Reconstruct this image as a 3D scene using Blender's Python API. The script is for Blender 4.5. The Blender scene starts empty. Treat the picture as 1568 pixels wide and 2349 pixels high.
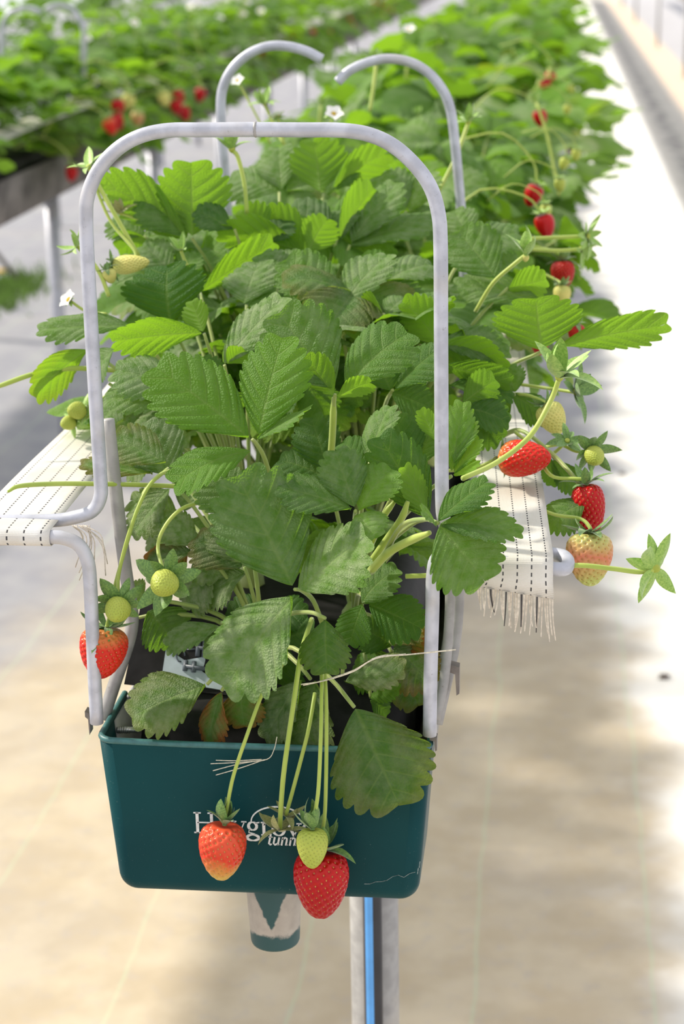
import bpy, math, random
import numpy as np
from mathutils import Vector, Matrix, Euler

SC = bpy.context.scene
COL = SC.collection
rnd = random.Random(11)

# ------------------------------------------------------------------ camera
IW, IH, FPX = 1568, 2349, 4200.0
CAM = Vector((0.231, -1.357, 1.718))
_y = Vector((1281 - IW / 2, -151 - IH / 2, FPX)).normalized()          # row direction seen by the camera (right, down, forward)
_r = 0.0191
_g = Vector((_r, 1.0, -(_r * _y.x + _y.y) / _y.z)).normalized()         # gravity
_x = _g.cross(_y)
ROT = Matrix((_x, _y, -_g))                                             # camera (right, down, fwd) -> world
cam_d = bpy.data.cameras.new('camera')
cam = bpy.data.objects.new('camera', cam_d); COL.objects.link(cam)
right, down, fwd = (ROT @ Vector(v) for v in ((1, 0, 0), (0, 1, 0), (0, 0, 1)))
cam.matrix_world = Matrix.Translation(CAM) @ Matrix((right, -down, -fwd)).transposed().to_4x4()
cam_d.sensor_fit = 'VERTICAL'; cam_d.sensor_height = 36.0; cam_d.lens = FPX / IH * 36.0
cam_d.clip_start = 0.05; cam_d.clip_end = 200
cam_d.dof.use_dof = True; cam_d.dof.focus_distance = 1.46; cam_d.dof.aperture_fstop = 7.5
SC.camera = cam

def ray(px, py): return ROT @ Vector(((px - IW / 2) / FPX, (py - IH / 2) / FPX, 1.0))
def P(px, py, Y): d = ray(px, py); return CAM + d * ((Y - CAM.y) / d.y)          # place on the plane at distance Y along the row
def G(px, py, z=0.0): d = ray(px, py); return CAM + d * ((z - CAM.z) / d.z)      # place on a level plane
def pxm(p): return (p - CAM).dot(fwd) / FPX                                      # metres per pixel at p

# ------------------------------------------------------------------ light
world = bpy.data.worlds.new('world'); SC.world = world; world.use_nodes = True
bg = world.node_tree.nodes['Background']
bg.inputs[0].default_value = (0.97, 0.98, 1.02, 1); bg.inputs[1].default_value = 1.15
sun_d = bpy.data.lights.new('sun', 'SUN'); sun_d.energy = 5.4; sun_d.angle = math.radians(3.0); sun_d.color = (1.0, 0.93, 0.80)
sun = bpy.data.objects.new('sun', sun_d); COL.objects.link(sun)
sun.rotation_euler = Vector((1.0, -0.30, -0.80)).to_track_quat('-Z', 'Y').to_euler()
sun.location = (-4, 1, 4)
vs = SC.view_settings
vs.view_transform = 'Standard'; vs.look = 'None'; vs.exposure = 0.0; vs.gamma = 1.0; vs.use_curve_mapping = False
SC.cycles.max_bounces = 8; SC.cycles.transparent_max_bounces = 8

# ------------------------------------------------------------------ helpers
def mesh(name, verts, faces, mats, smooth=True, uvs=None, fmat=None):
    me = bpy.data.meshes.new(name)
    me.from_pydata([tuple(v) for v in verts], [], faces)
    for m in (mats if isinstance(mats, (list, tuple)) else [mats]): me.materials.append(m)
    if smooth: me.polygons.foreach_set('use_smooth', [True] * len(me.polygons))
    if fmat is not None: me.polygons.foreach_set('material_index', fmat)
    if uvs is not None:
        l = me.uv_layers.new(name='UVMap'); vi = np.empty(len(me.loops), np.int32); me.loops.foreach_get('vertex_index', vi)
        l.data.foreach_set('uv', np.asarray(uvs, np.float32)[vi].ravel())
    me.update(); return me

def obj(name, data, parent=None, M=None):
    o = bpy.data.objects.new(name, data); COL.objects.link(o)
    if parent is not None: o.parent = parent
    if M is not None: o.matrix_local = M
    return o

def tag(o, label, cat, group=None, kind=None):
    o['label'] = label
    if cat: o['category'] = cat
    if group: o['group'] = group
    if kind: o['kind'] = kind
    return o

def thing(name, loc, label, cat, group=None):
    e = bpy.data.objects.new(name, None); COL.objects.link(e); e.location = loc; e.empty_display_size = 0.02
    return tag(e, label, cat, group)

def spline(pts, n=8):
    pts = [Vector(p) for p in pts]
    q = [2 * pts[0] - pts[1]] + pts + [2 * pts[-1] - pts[-2]]
    out = []
    for i in range(1, len(q) - 2):
        a, b, c, d = q[i - 1:i + 3]
        for k in range(n):
            t = k / n
            out.append(0.5 * ((2 * b) + (c - a) * t + (2 * a - 5 * b + 4 * c - d) * t * t + (3 * b - a - 3 * c + d) * t ** 3))
    out.append(pts[-1]); return out

def sweep(pts, rad, sides=8, cap=True):
    """verts, faces of a tube along pts; rad a number or function of 0..1"""
    V, Fc = [], []
    n = len(pts); up = None
    for i, p in enumerate(pts):
        t = (pts[min(i + 1, n - 1)] - pts[max(i - 1, 0)])
        t = t.normalized() if t.length > 1e-9 else Vector((0, 0, 1))
        if up is None: up = t.orthogonal().normalized()
        up = (up - t * up.dot(t))
        up = up.normalized() if up.length > 1e-6 else t.orthogonal().normalized()
        s = t.cross(up); r = rad(i / (n - 1)) if callable(rad) else rad
        for k in range(sides):
            a = 2 * math.pi * k / sides
            V.append(p + (up * math.cos(a) + s * math.sin(a)) * r)
    for i in range(n - 1):
        for k in range(sides):
            k2 = (k + 1) % sides
            Fc.append((i * sides + k, i * sides + k2, (i + 1) * sides + k2, (i + 1) * sides + k))
    if cap:
        Fc.append(tuple(range(sides - 1, -1, -1))); Fc.append(tuple((n - 1) * sides + k for k in range(sides)))
    return V, Fc

def tube(name, pts, rad, mat, sides=8, parent=None, off=None):
    V, Fc = sweep(pts, rad, sides)
    if off is not None: V = [v - off for v in V]
    return obj(name, mesh(name, V, Fc, mat), parent)

def join(parts):
    V, Fc = [], []
    for v, f in parts:
        b = len(V); V += list(v); Fc += [tuple(i + b for i in q) for q in f]
    return V, Fc

def box(c, s):
    c = Vector(c); x, y, z = (k / 2 for k in s)
    V = [c + Vector((i * x, j * y, k * z)) for i in (-1, 1) for j in (-1, 1) for k in (-1, 1)]
    return V, [(0, 1, 3, 2), (4, 6, 7, 5), (0, 4, 5, 1), (2, 3, 7, 6), (0, 2, 6, 4), (1, 5, 7, 3)]

def lathe(prof, seg=24, closed_top=True, closed_bot=True):
    V, Fc = [], []
    for r, z in prof:
        for k in range(seg):
            a = 2 * math.pi * k / seg; V.append(Vector((r * math.cos(a), r * math.sin(a), z)))
    for i in range(len(prof) - 1):
        for k in range(seg):
            k2 = (k + 1) % seg; Fc.append((i * seg + k, i * seg + k2, (i + 1) * seg + k2, (i + 1) * seg + k))
    if closed_bot: Fc.append(tuple(range(seg - 1, -1, -1)))
    if closed_top: Fc.append(tuple((len(prof) - 1) * seg + k for k in range(seg)))
    return V, Fc

# ------------------------------------------------------------------ materials
class NT:
    def __init__(s, name):
        s.m = bpy.data.materials.new(name); s.m.use_nodes = True
        s.t = s.m.node_tree; s.b = s.t.nodes['Principled BSDF']; s.out = s.t.nodes['Material Output']
    def n(s, typ, **kw):
        nd = s.t.nodes.new(typ)
        for k, v in kw.items(): setattr(nd, k, v)
        return nd
    def l(s, a, b): s.t.links.new(a, b)
    def val(s, sock, v):
        if hasattr(v, 'is_linked') or isinstance(v, bpy.types.NodeSocket): s.l(v, sock)
        elif isinstance(v, (tuple, list)): sock.default_value = (*v, 1) if len(v) == 3 and len(sock.default_value) == 4 else v
        else: sock.default_value = v
    def math(s, op, a, b=0.0, c=None, clamp=False):
        nd = s.n('ShaderNodeMath', operation=op, use_clamp=clamp); s.val(nd.inputs[0], a); s.val(nd.inputs[1], b)
        if c is not None: s.val(nd.inputs[2], c)
        return nd.outputs[0]
    def mix(s, f, a, b):
        nd = s.n('ShaderNodeMix', data_type='RGBA'); s.val(nd.inputs[0], f); s.val(nd.inputs[6], a); s.val(nd.inputs[7], b); return nd.outputs[2]
    def ss(s, v, a, b):
        nd = s.n('ShaderNodeMapRange', interpolation_type='SMOOTHSTEP'); s.val(nd.inputs[0], v); s.val(nd.inputs[1], a); s.val(nd.inputs[2], b); return nd.outputs[0]
    def noise(s, scale, co=None, detail=3.0, rough=0.5):
        nd = s.n('ShaderNodeTexNoise'); nd.inputs['Scale'].default_value = scale; nd.inputs['Detail'].default_value = detail; nd.inputs['Roughness'].default_value = rough
        if co is not None: s.l(co, nd.inputs['Vector'])
        return nd.outputs[0]
    def co(s, k='Object'): return s.n('ShaderNodeTexCoord').outputs[k]
    def bump(s, h, strength=0.3, dist=0.001):
        nd = s.n('ShaderNodeBump'); nd.inputs['Strength'].default_value = strength; nd.inputs['Distance'].default_value = dist
        s.l(h, nd.inputs['Height']); return nd.outputs[0]
    def set(s, **kw):
        for k, v in kw.items(): s.val(s.b.inputs[k.replace('_', ' ')], v)
        return s

def simple(name, col, rough=0.5, metal=0.0, var=0.25, scale=30.0, bump=0.0, bscale=200.0, spec=0.5):
    t = NT(name); co = t.co()
    f = t.noise(scale, co, 5, 0.6)
    dark = tuple(c * (1 - var) for c in col); light = tuple(min(1, c * (1 + var)) for c in col)
    t.set(Base_Color=t.mix(t.ss(f, 0.3, 0.7), dark, light), Roughness=rough, Metallic=metal)
    t.b.inputs['Specular IOR Level'].default_value = spec
    if bump: t.l(t.bump(t.noise(bscale, co, 3), bump, 0.001), t.b.inputs['Normal'])
    return t.m

NTEETH = 8
def leaf_material(name, far=False):
    t = NT(name)
    uv = t.n('ShaderNodeSeparateXYZ'); t.l(t.co('UV'), uv.inputs[0])
    info = t.n('ShaderNodeObjectInfo'); sep = t.n('ShaderNodeSeparateColor'); t.l(info.outputs['Color'], sep.inputs[0])
    age, brt, dust_lit = sep.outputs; rndv = info.outputs['Random']
    fr = t.math('FRACT', t.math('MULTIPLY', uv.outputs[0], float(NTEETH)))
    dv = t.math('ABSOLUTE', t.math('SUBTRACT', fr, 0.5))
    vein = t.math('SUBTRACT', 1.0, t.ss(dv, 0.015, 0.075))
    vein = t.math('MULTIPLY', vein, t.math('SUBTRACT', 1.0, t.ss(uv.outputs[1], 0.6, 0.98)))
    mid = t.math('SUBTRACT', 1.0, t.ss(uv.outputs[1], 0.015, 0.06))
    veins = t.math('MAXIMUM', vein, mid)
    oc = t.co('Object')
    nz = t.noise(3.0, oc, 4)
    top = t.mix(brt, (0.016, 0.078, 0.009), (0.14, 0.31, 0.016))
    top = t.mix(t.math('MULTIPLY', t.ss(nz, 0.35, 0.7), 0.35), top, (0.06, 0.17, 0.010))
    top = t.mix(t.math('MULTIPLY', veins, 0.34), top, (0.20, 0.30, 0.06))
    dn = t.math('MULTIPLY', t.ss(t.noise(5.0, oc, 6, 0.65), 0.25, 0.75), dust_lit)
    top = t.mix(dn, top, (0.42, 0.46, 0.30))  # dust tint, brightened to stand for pale sunlit patches as well
    back = t.mix(brt, (0.08, 0.17, 0.03), (0.17, 0.31, 0.04))
    back = t.mix(t.math('MULTIPLY', veins, 0.4), back, (0.26, 0.36, 0.09))
    geo = t.n('ShaderNodeNewGeometry')
    colr = t.mix(geo.outputs['Backfacing'], top, back)
    edge = t.math('ADD', t.math('MULTIPLY', uv.outputs[1], 0.55), t.noise(2.6, oc, 4))
    af = t.math('MULTIPLY', t.ss(edge, 0.55, 1.1), t.math('MULTIPLY', age, 1.6), clamp=True)
    colr = t.mix(af, colr, t.mix(t.noise(6.0, oc, 3), (0.30, 0.075, 0.02), (0.26, 0.17, 0.04)))
    vor = t.n('ShaderNodeTexVoronoi'); vor.inputs['Scale'].default_value = 46.0; t.l(oc, vor.inputs['Vector'])
    h = t.math('SUBTRACT', t.math('MULTIPLY', vor.outputs[0], 0.5), t.math('MULTIPLY', veins, 0.8))
    t.set(Base_Color=colr, Roughness=0.52)
    t.b.inputs['Specular IOR Level'].default_value = 0.20
    nrm = None
    if not far:
        nrm = t.bump(h, 0.32, 0.014); t.l(nrm, t.b.inputs['Normal'])
    tr = t.n('ShaderNodeBsdfTranslucent')
    tc = t.mix(veins, (0.30, 0.56, 0.02), (0.26, 0.46, 0.03))
    tc = t.mix(t.math('MULTIPLY', t.math('SUBTRACT', 1.0, brt), 0.6), tc, (0.10, 0.24, 0.015))
    tc = t.mix(af, tc, (0.4, 0.12, 0.02)); t.l(tc, tr.inputs[0])
    if nrm: t.l(nrm, tr.inputs['Normal'])
    ms = t.n('ShaderNodeMixShader'); ms.inputs[0].default_value = 0.44
    t.l(t.b.outputs[0], ms.inputs[1]); t.l(tr.outputs[0], ms.inputs[2]); t.l(ms.outputs[0], t.out.inputs[0])
    return t.m

def stalk_material(name, a, b):
    t = NT(name); oc = t.co()
    t.set(Base_Color=t.mix(t.ss(t.noise(18.0, oc, 3), 0.3, 0.7), a, b), Roughness=0.5)
    t.b.inputs['Subsurface Weight'].default_value = 0.15; t.b.inputs['Subsurface Radius'].default_value = (0.002, 0.003, 0.001)
    t.b.inputs['Sheen Weight'].default_value = 0.3
    return t.m

def berry_material(name, top, mid, tip, p=(0.12, 0.5, 0.92), rough=0.28):
    """fruit colours from shoulder to tip: ripeness, in the fruit's own coordinates (z 0 at shoulder, -1 at tip)"""
    t = NT(name); oc = t.co(); sx = t.n('ShaderNodeSeparateXYZ'); t.l(oc, sx.inputs[0])
    h = t.math('ADD', t.math('MULTIPLY', sx.outputs[2], -1.0), t.math('MULTIPLY', t.math('SUBTRACT', t.noise(2.2, oc, 2), 0.5), 0.5))
    cr = t.n('ShaderNodeValToRGB'); e = cr.color_ramp.elements
    e[0].position = p[0]; e[0].color = (*top, 1); e[1].position = p[2]; e[1].color = (*tip, 1)
    k = e.new(p[1]); k.color = (*mid, 1)
    t.l(h, cr.inputs[0])
    t.set(Base_Color=cr.outputs[0], Roughness=rough)
    t.b.inputs['Specular IOR Level'].default_value = 0.20; t.b.inputs['Subsurface Weight'].default_value = 0.12; t.b.inputs['Subsurface Radius'].default_value = (0.6, 0.2, 0.1); t.b.inputs['Subsurface Scale'].default_value = 0.01
    t.b.inputs['Coat Weight'].default_value = 0.08; t.b.inputs['Coat Roughness'].default_value = 0.18
    return t.m

M = {}
M['leaf'] = leaf_material('leaf'); M['leaf_far'] = leaf_material('leaf_far', True)
M['petiole'] = stalk_material('petiole', (0.20, 0.29, 0.05), (0.33, 0.38, 0.09))
M['stalk'] = stalk_material('stalk', (0.30, 0.40, 0.045), (0.42, 0.50, 0.09))
M['sepal'] = stalk_material('sepal', (0.07, 0.16, 0.025), (0.16, 0.29, 0.05))
M['sepal_lt'] = stalk_material('sepal_light', (0.18, 0.34, 0.04), (0.32, 0.48, 0.09))
M['sepal_dry'] = stalk_material('sepal_dry', (0.18, 0.22, 0.05), (0.33, 0.30, 0.11))
M['red'] = berry_material('berry_ripe', (0.44, 0.008, 0.008), (0.38, 0.003, 0.006), (0.32, 0.002, 0.005))
M['orange'] = berry_material('berry_orange', (0.66, 0.085, 0.035), (0.60, 0.042, 0.016), (0.52, 0.34, 0.07), (0.1, 0.55, 0.98))
M['scarlet'] = berry_material('berry_scarlet', (0.55, 0.20, 0.05), (0.56, 0.022, 0.010), (0.54, 0.018, 0.009), (0.02, 0.3, 0.9))
M['pink'] = berry_material('berry_turning', (0.50, 0.48, 0.16), (0.62, 0.20, 0.12), (0.42, 0.46, 0.13), (0.05, 0.45, 0.95))
M['green'] = berry_material('berry_green', (0.36, 0.42, 0.07), (0.40, 0.45, 0.08), (0.34, 0.40, 0.06), rough=0.5)
M['cream'] = berry_material('berry_cream', (0.50, 0.50, 0.14), (0.62, 0.56, 0.17), (0.52, 0.50, 0.14), rough=0.5)
M['seed_y'] = simple('seed_yellow', (0.46, 0.22, 0.04), 0.4, var=0.3)
M['seed_g'] = simple('seed_green', (0.26, 0.28, 0.04), 0.5, var=0.3)
M['petal'] = simple('petal', (0.88, 0.87, 0.82), 0.6, var=0.05)
M['pollen'] = simple('flower_centre', (0.62, 0.42, 0.03), 0.7, var=0.3, scale=300, bump=0.6, bscale=900)

def galv_material(name='galvanised', c=(0.46, 0.47, 0.53), rough=0.42):
    t = NT(name); oc = t.co()
    a = t.mix(t.ss(t.noise(60, oc, 4), 0.35, 0.65), tuple(k * 0.86 for k in c), tuple(min(1, k * 1.1) for k in c))
    spots = t.ss(t.noise(260, oc, 5, 0.7), 0.62, 0.74)
    a = t.mix(t.math('MULTIPLY', spots, 0.55), a, (0.16, 0.14, 0.13))
    a = t.mix(t.math('MULTIPLY', t.ss(t.noise(14, oc, 4), 0.52, 0.7), 0.45), a, (0.50, 0.46, 0.40))
    t.set(Base_Color=a, Roughness=rough, Metallic=0.25)
    t.l(t.bump(t.noise(420, oc, 3), 0.12, 0.0006), t.b.inputs['Normal'])
    return t.m
M['galv'] = galv_material()
M['galv_old'] = galv_material('galvanised_dull', (0.33, 0.32, 0.31), 0.55)

t = NT('cap_green'); oc = t.co()
a = t.mix(t.ss(t.noise(7, oc, 4), 0.3, 0.7), (0.004, 0.040, 0.046), (0.005, 0.052, 0.057))
a = t.mix(t.math('MULTIPLY', t.ss(t.noise(900, oc, 2), 0.70, 0.78), 0.5), a, (0.25, 0.30, 0.28))
a = t.mix(t.math('MULTIPLY', t.ss(t.noise(5, oc, 6, 0.7), 0.55, 0.85), 0.10), a, (0.22, 0.22, 0.18))
t.b.inputs['Specular IOR Level'].default_value = 0.10
t.set(Base_Color=a, Roughness=0.42); t.l(t.bump(t.noise(700, oc, 2), 0.15, 0.0005), t.b.inputs['Normal'])
M['cap'] = t.m
t = NT('spout_green'); oc = t.co(); sx = t.n('ShaderNodeSeparateXYZ'); t.l(oc, sx.inputs[0])
nz = t.noise(70, oc, 6, 0.65); ax = t.math('ABSOLUTE', sx.outputs[0])
lim = t.math('ADD', t.math('ADD', -0.046, t.math('MULTIPLY', ax, 2.6)), t.math('MULTIPLY', t.math('SUBTRACT', nz, 0.5), 0.030))
dirt = t.math('SUBTRACT', 1.0, t.ss(t.math('SUBTRACT', sx.outputs[2], lim), -0.003, 0.003))
dirt = t.math('MULTIPLY', dirt, t.ss(t.math('ADD', sx.outputs[2], t.math('MULTIPLY', t.math('SUBTRACT', nz, 0.5), 0.02)), -0.056, -0.051))
a = t.mix(dirt, (0.012, 0.062, 0.066), t.mix(t.noise(90, oc, 4), (0.26, 0.23, 0.20), (0.48, 0.43, 0.37)))
t.set(Base_Color=a, Roughness=0.6); M['spout'] = t.m
M['rim'] = simple('cap_rim', (0.035, 0.13, 0.13), 0.45, var=0.2, scale=120)
M['logo'] = simple('lettering_white', (0.72, 0.75, 0.74), 0.6, var=0.12, scale=400)
M['scratch'] = simple('scratch_pale', (0.22, 0.27, 0.26), 0.8, var=0.4, scale=600)
M['trough'] = simple('trough_grey', (0.36, 0.35, 0.34), 0.5, var=0.2, scale=25, bump=0.1)
M['trough_rust'] = simple('trough_stained', (0.17, 0.155, 0.15), 0.7, var=0.5, scale=9, bump=0.2)
M['bag'] = simple('bag_black', (0.014, 0.013, 0.014), 0.6, var=0.5, scale=30, bump=0.4, bscale=60, spec=0.2)
M['bag_white'] = simple('bag_print_pale', (0.46, 0.53, 0.60), 0.5, var=0.12, scale=40)
M['ink'] = simple('bag_print_dark', (0.10, 0.12, 0.15), 0.5, var=0.1)
M['soil'] = simple('soil', (0.055, 0.035, 0.022), 0.95, var=0.6, scale=60, bump=1.0, bscale=140)
M['pipe'] = simple('pipe_black', (0.022, 0.020, 0.022), 0.38, var=0.3, scale=20)
M['blue'] = simple('pipe_stripe_blue', (0.10, 0.36, 0.80), 0.45, var=0.1)
M['twine'] = simple('twine', (0.66, 0.60, 0.48), 0.9, var=0.25, scale=300)
M['bolt'] = simple('bolt_steel', (0.55, 0.55, 0.55), 0.35, metal=0.8, var=0.2, scale=300)
M['clip'] = simple('clip_dark', (0.17, 0.15, 0.14), 0.5, metal=0.3, var=0.3)
M['grass'] = simple('grass', (0.16, 0.27, 0.05), 0.7, var=0.4, scale=10)
M['yellow'] = simple('yellow_petals', (0.75, 0.45, 0.02), 0.7, var=0.1)
M['debris'] = simple('debris', (0.12, 0.09, 0.075), 0.9, var=0.5, scale=100)

t = NT('webbing'); uv = t.n('ShaderNodeSeparateXYZ'); t.l(t.co('UV'), uv.inputs[0])       # u across 0..1, v along in metres
lf = t.math('FRACT', t.math('ADD', t.math('MULTIPLY', uv.outputs[0], 5.0), 0.0))
line = t.math('SUBTRACT', 1.0, t.ss(t.math('ABSOLUTE', t.math('SUBTRACT', lf, 0.5)), 0.035, 0.065))
dash = t.ss(t.math('FRACT', t.math('MULTIPLY', uv.outputs[1], 170.0)), 0.42, 0.5)
ln = t.math('MULTIPLY', line, dash)
wv = t.n('ShaderNodeTexWave'); wv.inputs['Scale'].default_value = 240.0; wv.bands_direction = 'Y'
cv = t.n('ShaderNodeCombineXYZ'); t.l(t.math('MULTIPLY', uv.outputs[0], 0.062), cv.inputs[0]); t.l(uv.outputs[1], cv.inputs[1]); t.l(cv.outputs[0], wv.inputs[0])
wx = t.n('ShaderNodeTexWave'); wx.inputs['Scale'].default_value = 300.0; wx.bands_direction = 'X'; t.l(cv.outputs[0], wx.inputs[0])
oc = t.co()
base = t.mix(t.ss(t.noise(14, oc, 5), 0.35, 0.7), (0.62, 0.58, 0.51), (0.74, 0.72, 0.68))
t.set(Base_Color=t.mix(ln, base, (0.05, 0.05, 0.055)), Roughness=0.8)
t.l(t.bump(t.math('ADD', wv.outputs[1], t.math('MULTIPLY', wx.outputs[1], 0.5)), 0.5, 0.0006), t.b.inputs['Normal'])
M['tape'] = t.m
M['strand'] = simple('fringe_pale', (0.60, 0.53, 0.44), 0.8, var=0.2, scale=300)
M['strand_dk'] = simple('fringe_dark', (0.05, 0.045, 0.045), 0.8, var=0.2, scale=300)

# ground sheet: white woven fabric, dusted with sand along the front rows
t = NT('ground_fabric'); geo = t.n('ShaderNodeNewGeometry'); pos = geo.outputs['Position']; sx = t.n('ShaderNodeSeparateXYZ'); t.l(pos, sx.inputs[0])
n1 = t.noise(1.6, pos, 5, 0.55); n2 = t.noise(6.0, pos, 6, 0.6); n3 = t.noise(28.0, pos, 4, 0.6)
sand = t.mix(t.ss(n2, 0.35, 0.65), (0.48, 0.39, 0.27), (0.57, 0.48, 0.35))
sand = t.mix(t.math('MULTIPLY', t.ss(n3, 0.5, 0.75), 0.4), sand, (0.42, 0.38, 0.36))
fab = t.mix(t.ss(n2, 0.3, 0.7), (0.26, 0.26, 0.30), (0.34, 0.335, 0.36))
white = t.mix(t.ss(n2, 0.3, 0.75), (0.80, 0.76, 0.70), (0.86, 0.85, 0.83))
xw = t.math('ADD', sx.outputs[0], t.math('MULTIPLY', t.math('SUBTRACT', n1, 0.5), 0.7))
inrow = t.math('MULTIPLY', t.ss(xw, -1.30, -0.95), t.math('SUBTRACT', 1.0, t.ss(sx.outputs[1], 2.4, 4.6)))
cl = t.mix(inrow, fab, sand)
cl = t.mix(t.math('MULTIPLY', t.ss(xw, 0.34, 0.52), t.math('SUBTRACT', 1.0, t.ss(sx.outputs[0], 1.04, 1.10))), cl, white)
beyond = t.ss(sx.outputs[0], 1.03, 1.12)  # greyer past the white strip: the middle row's shadow painted in
cl = t.mix(beyond, cl, t.mix(t.ss(n2, 0.3, 0.7), (0.46, 0.43, 0.38), (0.54, 0.51, 0.46)))
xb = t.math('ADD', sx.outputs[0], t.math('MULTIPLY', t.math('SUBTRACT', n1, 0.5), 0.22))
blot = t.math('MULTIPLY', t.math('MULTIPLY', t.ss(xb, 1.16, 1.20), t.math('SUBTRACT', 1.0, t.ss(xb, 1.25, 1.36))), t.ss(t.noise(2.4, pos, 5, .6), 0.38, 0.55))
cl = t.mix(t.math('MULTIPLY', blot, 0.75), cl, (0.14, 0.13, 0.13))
cl = t.mix(t.math('MULTIPLY', t.ss(xb, 1.45, 1.55), t.math('SUBTRACT', 1.0, t.ss(xb, 1.85, 1.95))), cl, (0.72, 0.56, 0.42))
cl = t.mix(t.ss(sx.outputs[0], 1.88, 1.98), cl, (0.45, 0.44, 0.46))
cl = t.mix(t.math('MULTIPLY', t.ss(n1, 0.50, 0.62), 0.22), cl, (0.40, 0.37, 0.35))
wl = t.math('FRACT', t.math('ADD', t.math('MULTIPLY', sx.outputs[0], 3.3), t.math('MULTIPLY', n1, 0.25)))
thread = t.math('SUBTRACT', 1.0, t.ss(t.math('ABSOLUTE', t.math('SUBTRACT', wl, 0.5)), 0.006, 0.014))
cl = t.mix(t.math('MULTIPLY', thread, 0.35), cl, (0.50, 0.62, 0.42))
t.set(Base_Color=cl, Roughness=0.75); t.l(t.bump(t.math('ADD', n2, t.math('MULTIPLY', n3, 0.4)), 0.25, 0.01), t.b.inputs['Normal'])
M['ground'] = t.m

# ------------------------------------------------------------------ ground
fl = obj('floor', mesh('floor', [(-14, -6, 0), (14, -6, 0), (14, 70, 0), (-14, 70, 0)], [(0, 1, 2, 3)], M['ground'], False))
tag(fl, 'pale dusty woven ground sheet under and between the strawberry rows', None, kind='structure')

# ------------------------------------------------------------------ troughs
ZB, ZR = 0.947, 1.088
def u_profile(wt, wb, zb, zt, r, n=6):
    pts = [(-wt, zt)]
    for sgn in (-1, 1):
        cx = sgn * (wb - r)
        arc = []
        for k in range(n + 1):
            a = math.pi - k * (math.pi / 2) / n
            arc.append((cx + (r * math.cos(a)) * (1 if sgn < 0 else -1), zb + r - r * math.sin(a)))
        pts += arc if sgn < 0 else arc[::-1]
    pts.append((wt, zt)); return pts

def trough_body(name, x, y0, y1, mat, parent=None, wt=0.137, wb=0.125, zb=ZB + 0.004, zt=ZR - 0.004, th=0.004):
    o = u_profile(wt, wb, zb, zt, 0.016); i = u_profile(wt - th, wb - th, zb + th, zt, 0.013)
    V, Fc = [], []; n = len(o)
    for y in (y0, y1):
        V += [Vector((x + a, y, b)) for a, b in o]; V += [Vector((x + a, y, b)) for a, b in i]
    for k in range(n - 1):
        Fc.append((k, k + 1, 2 * n + k + 1, 2 * n + k)); Fc.append((n + k, 3 * n + k, 3 * n + k + 1, n + k + 1))
        Fc.append((k, n + k, n + k + 1, k + 1)); Fc.append((2 * n + k, 2 * n + k + 1, 3 * n + k + 1, 3 * n + k))
    Fc.append((0, 2 * n, 3 * n, n)); Fc.append((n - 1, 2 * n - 1, 4 * n - 1, 3 * n - 1))
    return obj(name, mesh(name, V, Fc, mat), parent)

tr = thing('planting_trough', (0, 0, 0), 'long trough of the middle row with dark green lettered end cap and drain spout', 'trough')
trough_body('channel', 0, 0.05, 50.0, M['trough'], tr)
# end cap: U wall with rounded front corners and a front plate
WT, WB = 0.1385, 0.1285
o = u_profile(WT, WB, ZB, ZR, 0.017, 8)
loops = []; FR = 0.013
def inset(pr, d):
    out = []
    for k, (a, b) in enumerate(pr):
        p0 = pr[max(0, k - 1)]; p1 = pr[min(len(pr) - 1, k + 1)]
        tx, tz = p1[0] - p0[0], p1[1] - p0[1]; L = math.hypot(tx, tz)
        if k in (0, len(pr) - 1): out.append((a + (d if a < 0 else -d), b))
        else: out.append((a - tz / L * d, b + tx / L * d))
    return out
V, Fc = [], []
seq = [(0.0, 0.10)] + [(FR * (1 - math.cos(a)), FR - FR * math.sin(a)) for a in [k * math.pi / 2 / 6 for k in range(7)]]
for d, y in seq: V += [Vector((a, y, b)) for a, b in inset(o, d)]
n = len(o)
for j in range(len(seq) - 1):
    for k in range(n - 1): Fc.append((j * n + k, j * n + k + 1, (j + 1) * n + k + 1, (j + 1) * n + k))
b0 = (len(seq) - 1) * n
Fc.append(tuple(range(b0, b0 + n)))
cap = obj('end_cap', mesh('end_cap', V, Fc, M['cap'], False), tr)
for p in cap.data.polygons: p.use_smooth = len(p.vertices) == 4
cap['label'] = 'dark green plastic end cap with white lettering'
md = cap.modifiers.new('Solidify', 'SOLIDIFY'); md.thickness = 0.003; md.offset = -1
# rim along the cap's top edge
path = [Vector((-WT, 0.10, ZR)), Vector((-WT, 0.03, ZR))]
rimxy = [(inset(o, d)[0][0], y) for d, y in seq[1:]]
path = [Vector((-WT + 0.0015, 0.10, ZR))] + [Vector((a + 0.0015, y + 0.001, ZR)) for a, y in rimxy] + [Vector((a * 0.06 * k, 0.0012, ZR - 0.0015 * (1 - (k / 8) ** 2))) for a in (1,) for k in range(-1, 2)] + [Vector((-a - 0.0015, y + 0.001, ZR)) for a, y in rimxy[::-1]] + [Vector((WT - 0.0015, 0.10, ZR))]
tube('rim', path, 0.0028, M['rim'], 8, cap)
# spout
V, Fc = lathe([(0.0195, -0.068), (0.0208, -0.068), (0.0215, -0.066), (0.0248, 0.0), (0.026, 0.006)], 32, True, False)
V2, F2 = lathe([(0.0195, -0.068), (0.0195, -0.04), (0.0, -0.04)], 32, False, False)
V, Fc = join([(V, Fc), (V2, F2)])
sp = obj('drain_spout', mesh('drain_spout', V, Fc, M['spout']), tr); sp.location = (-0.002, 0.050, ZB)
sp['label'] = 'green drain spout smeared with dried grey clay'

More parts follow.
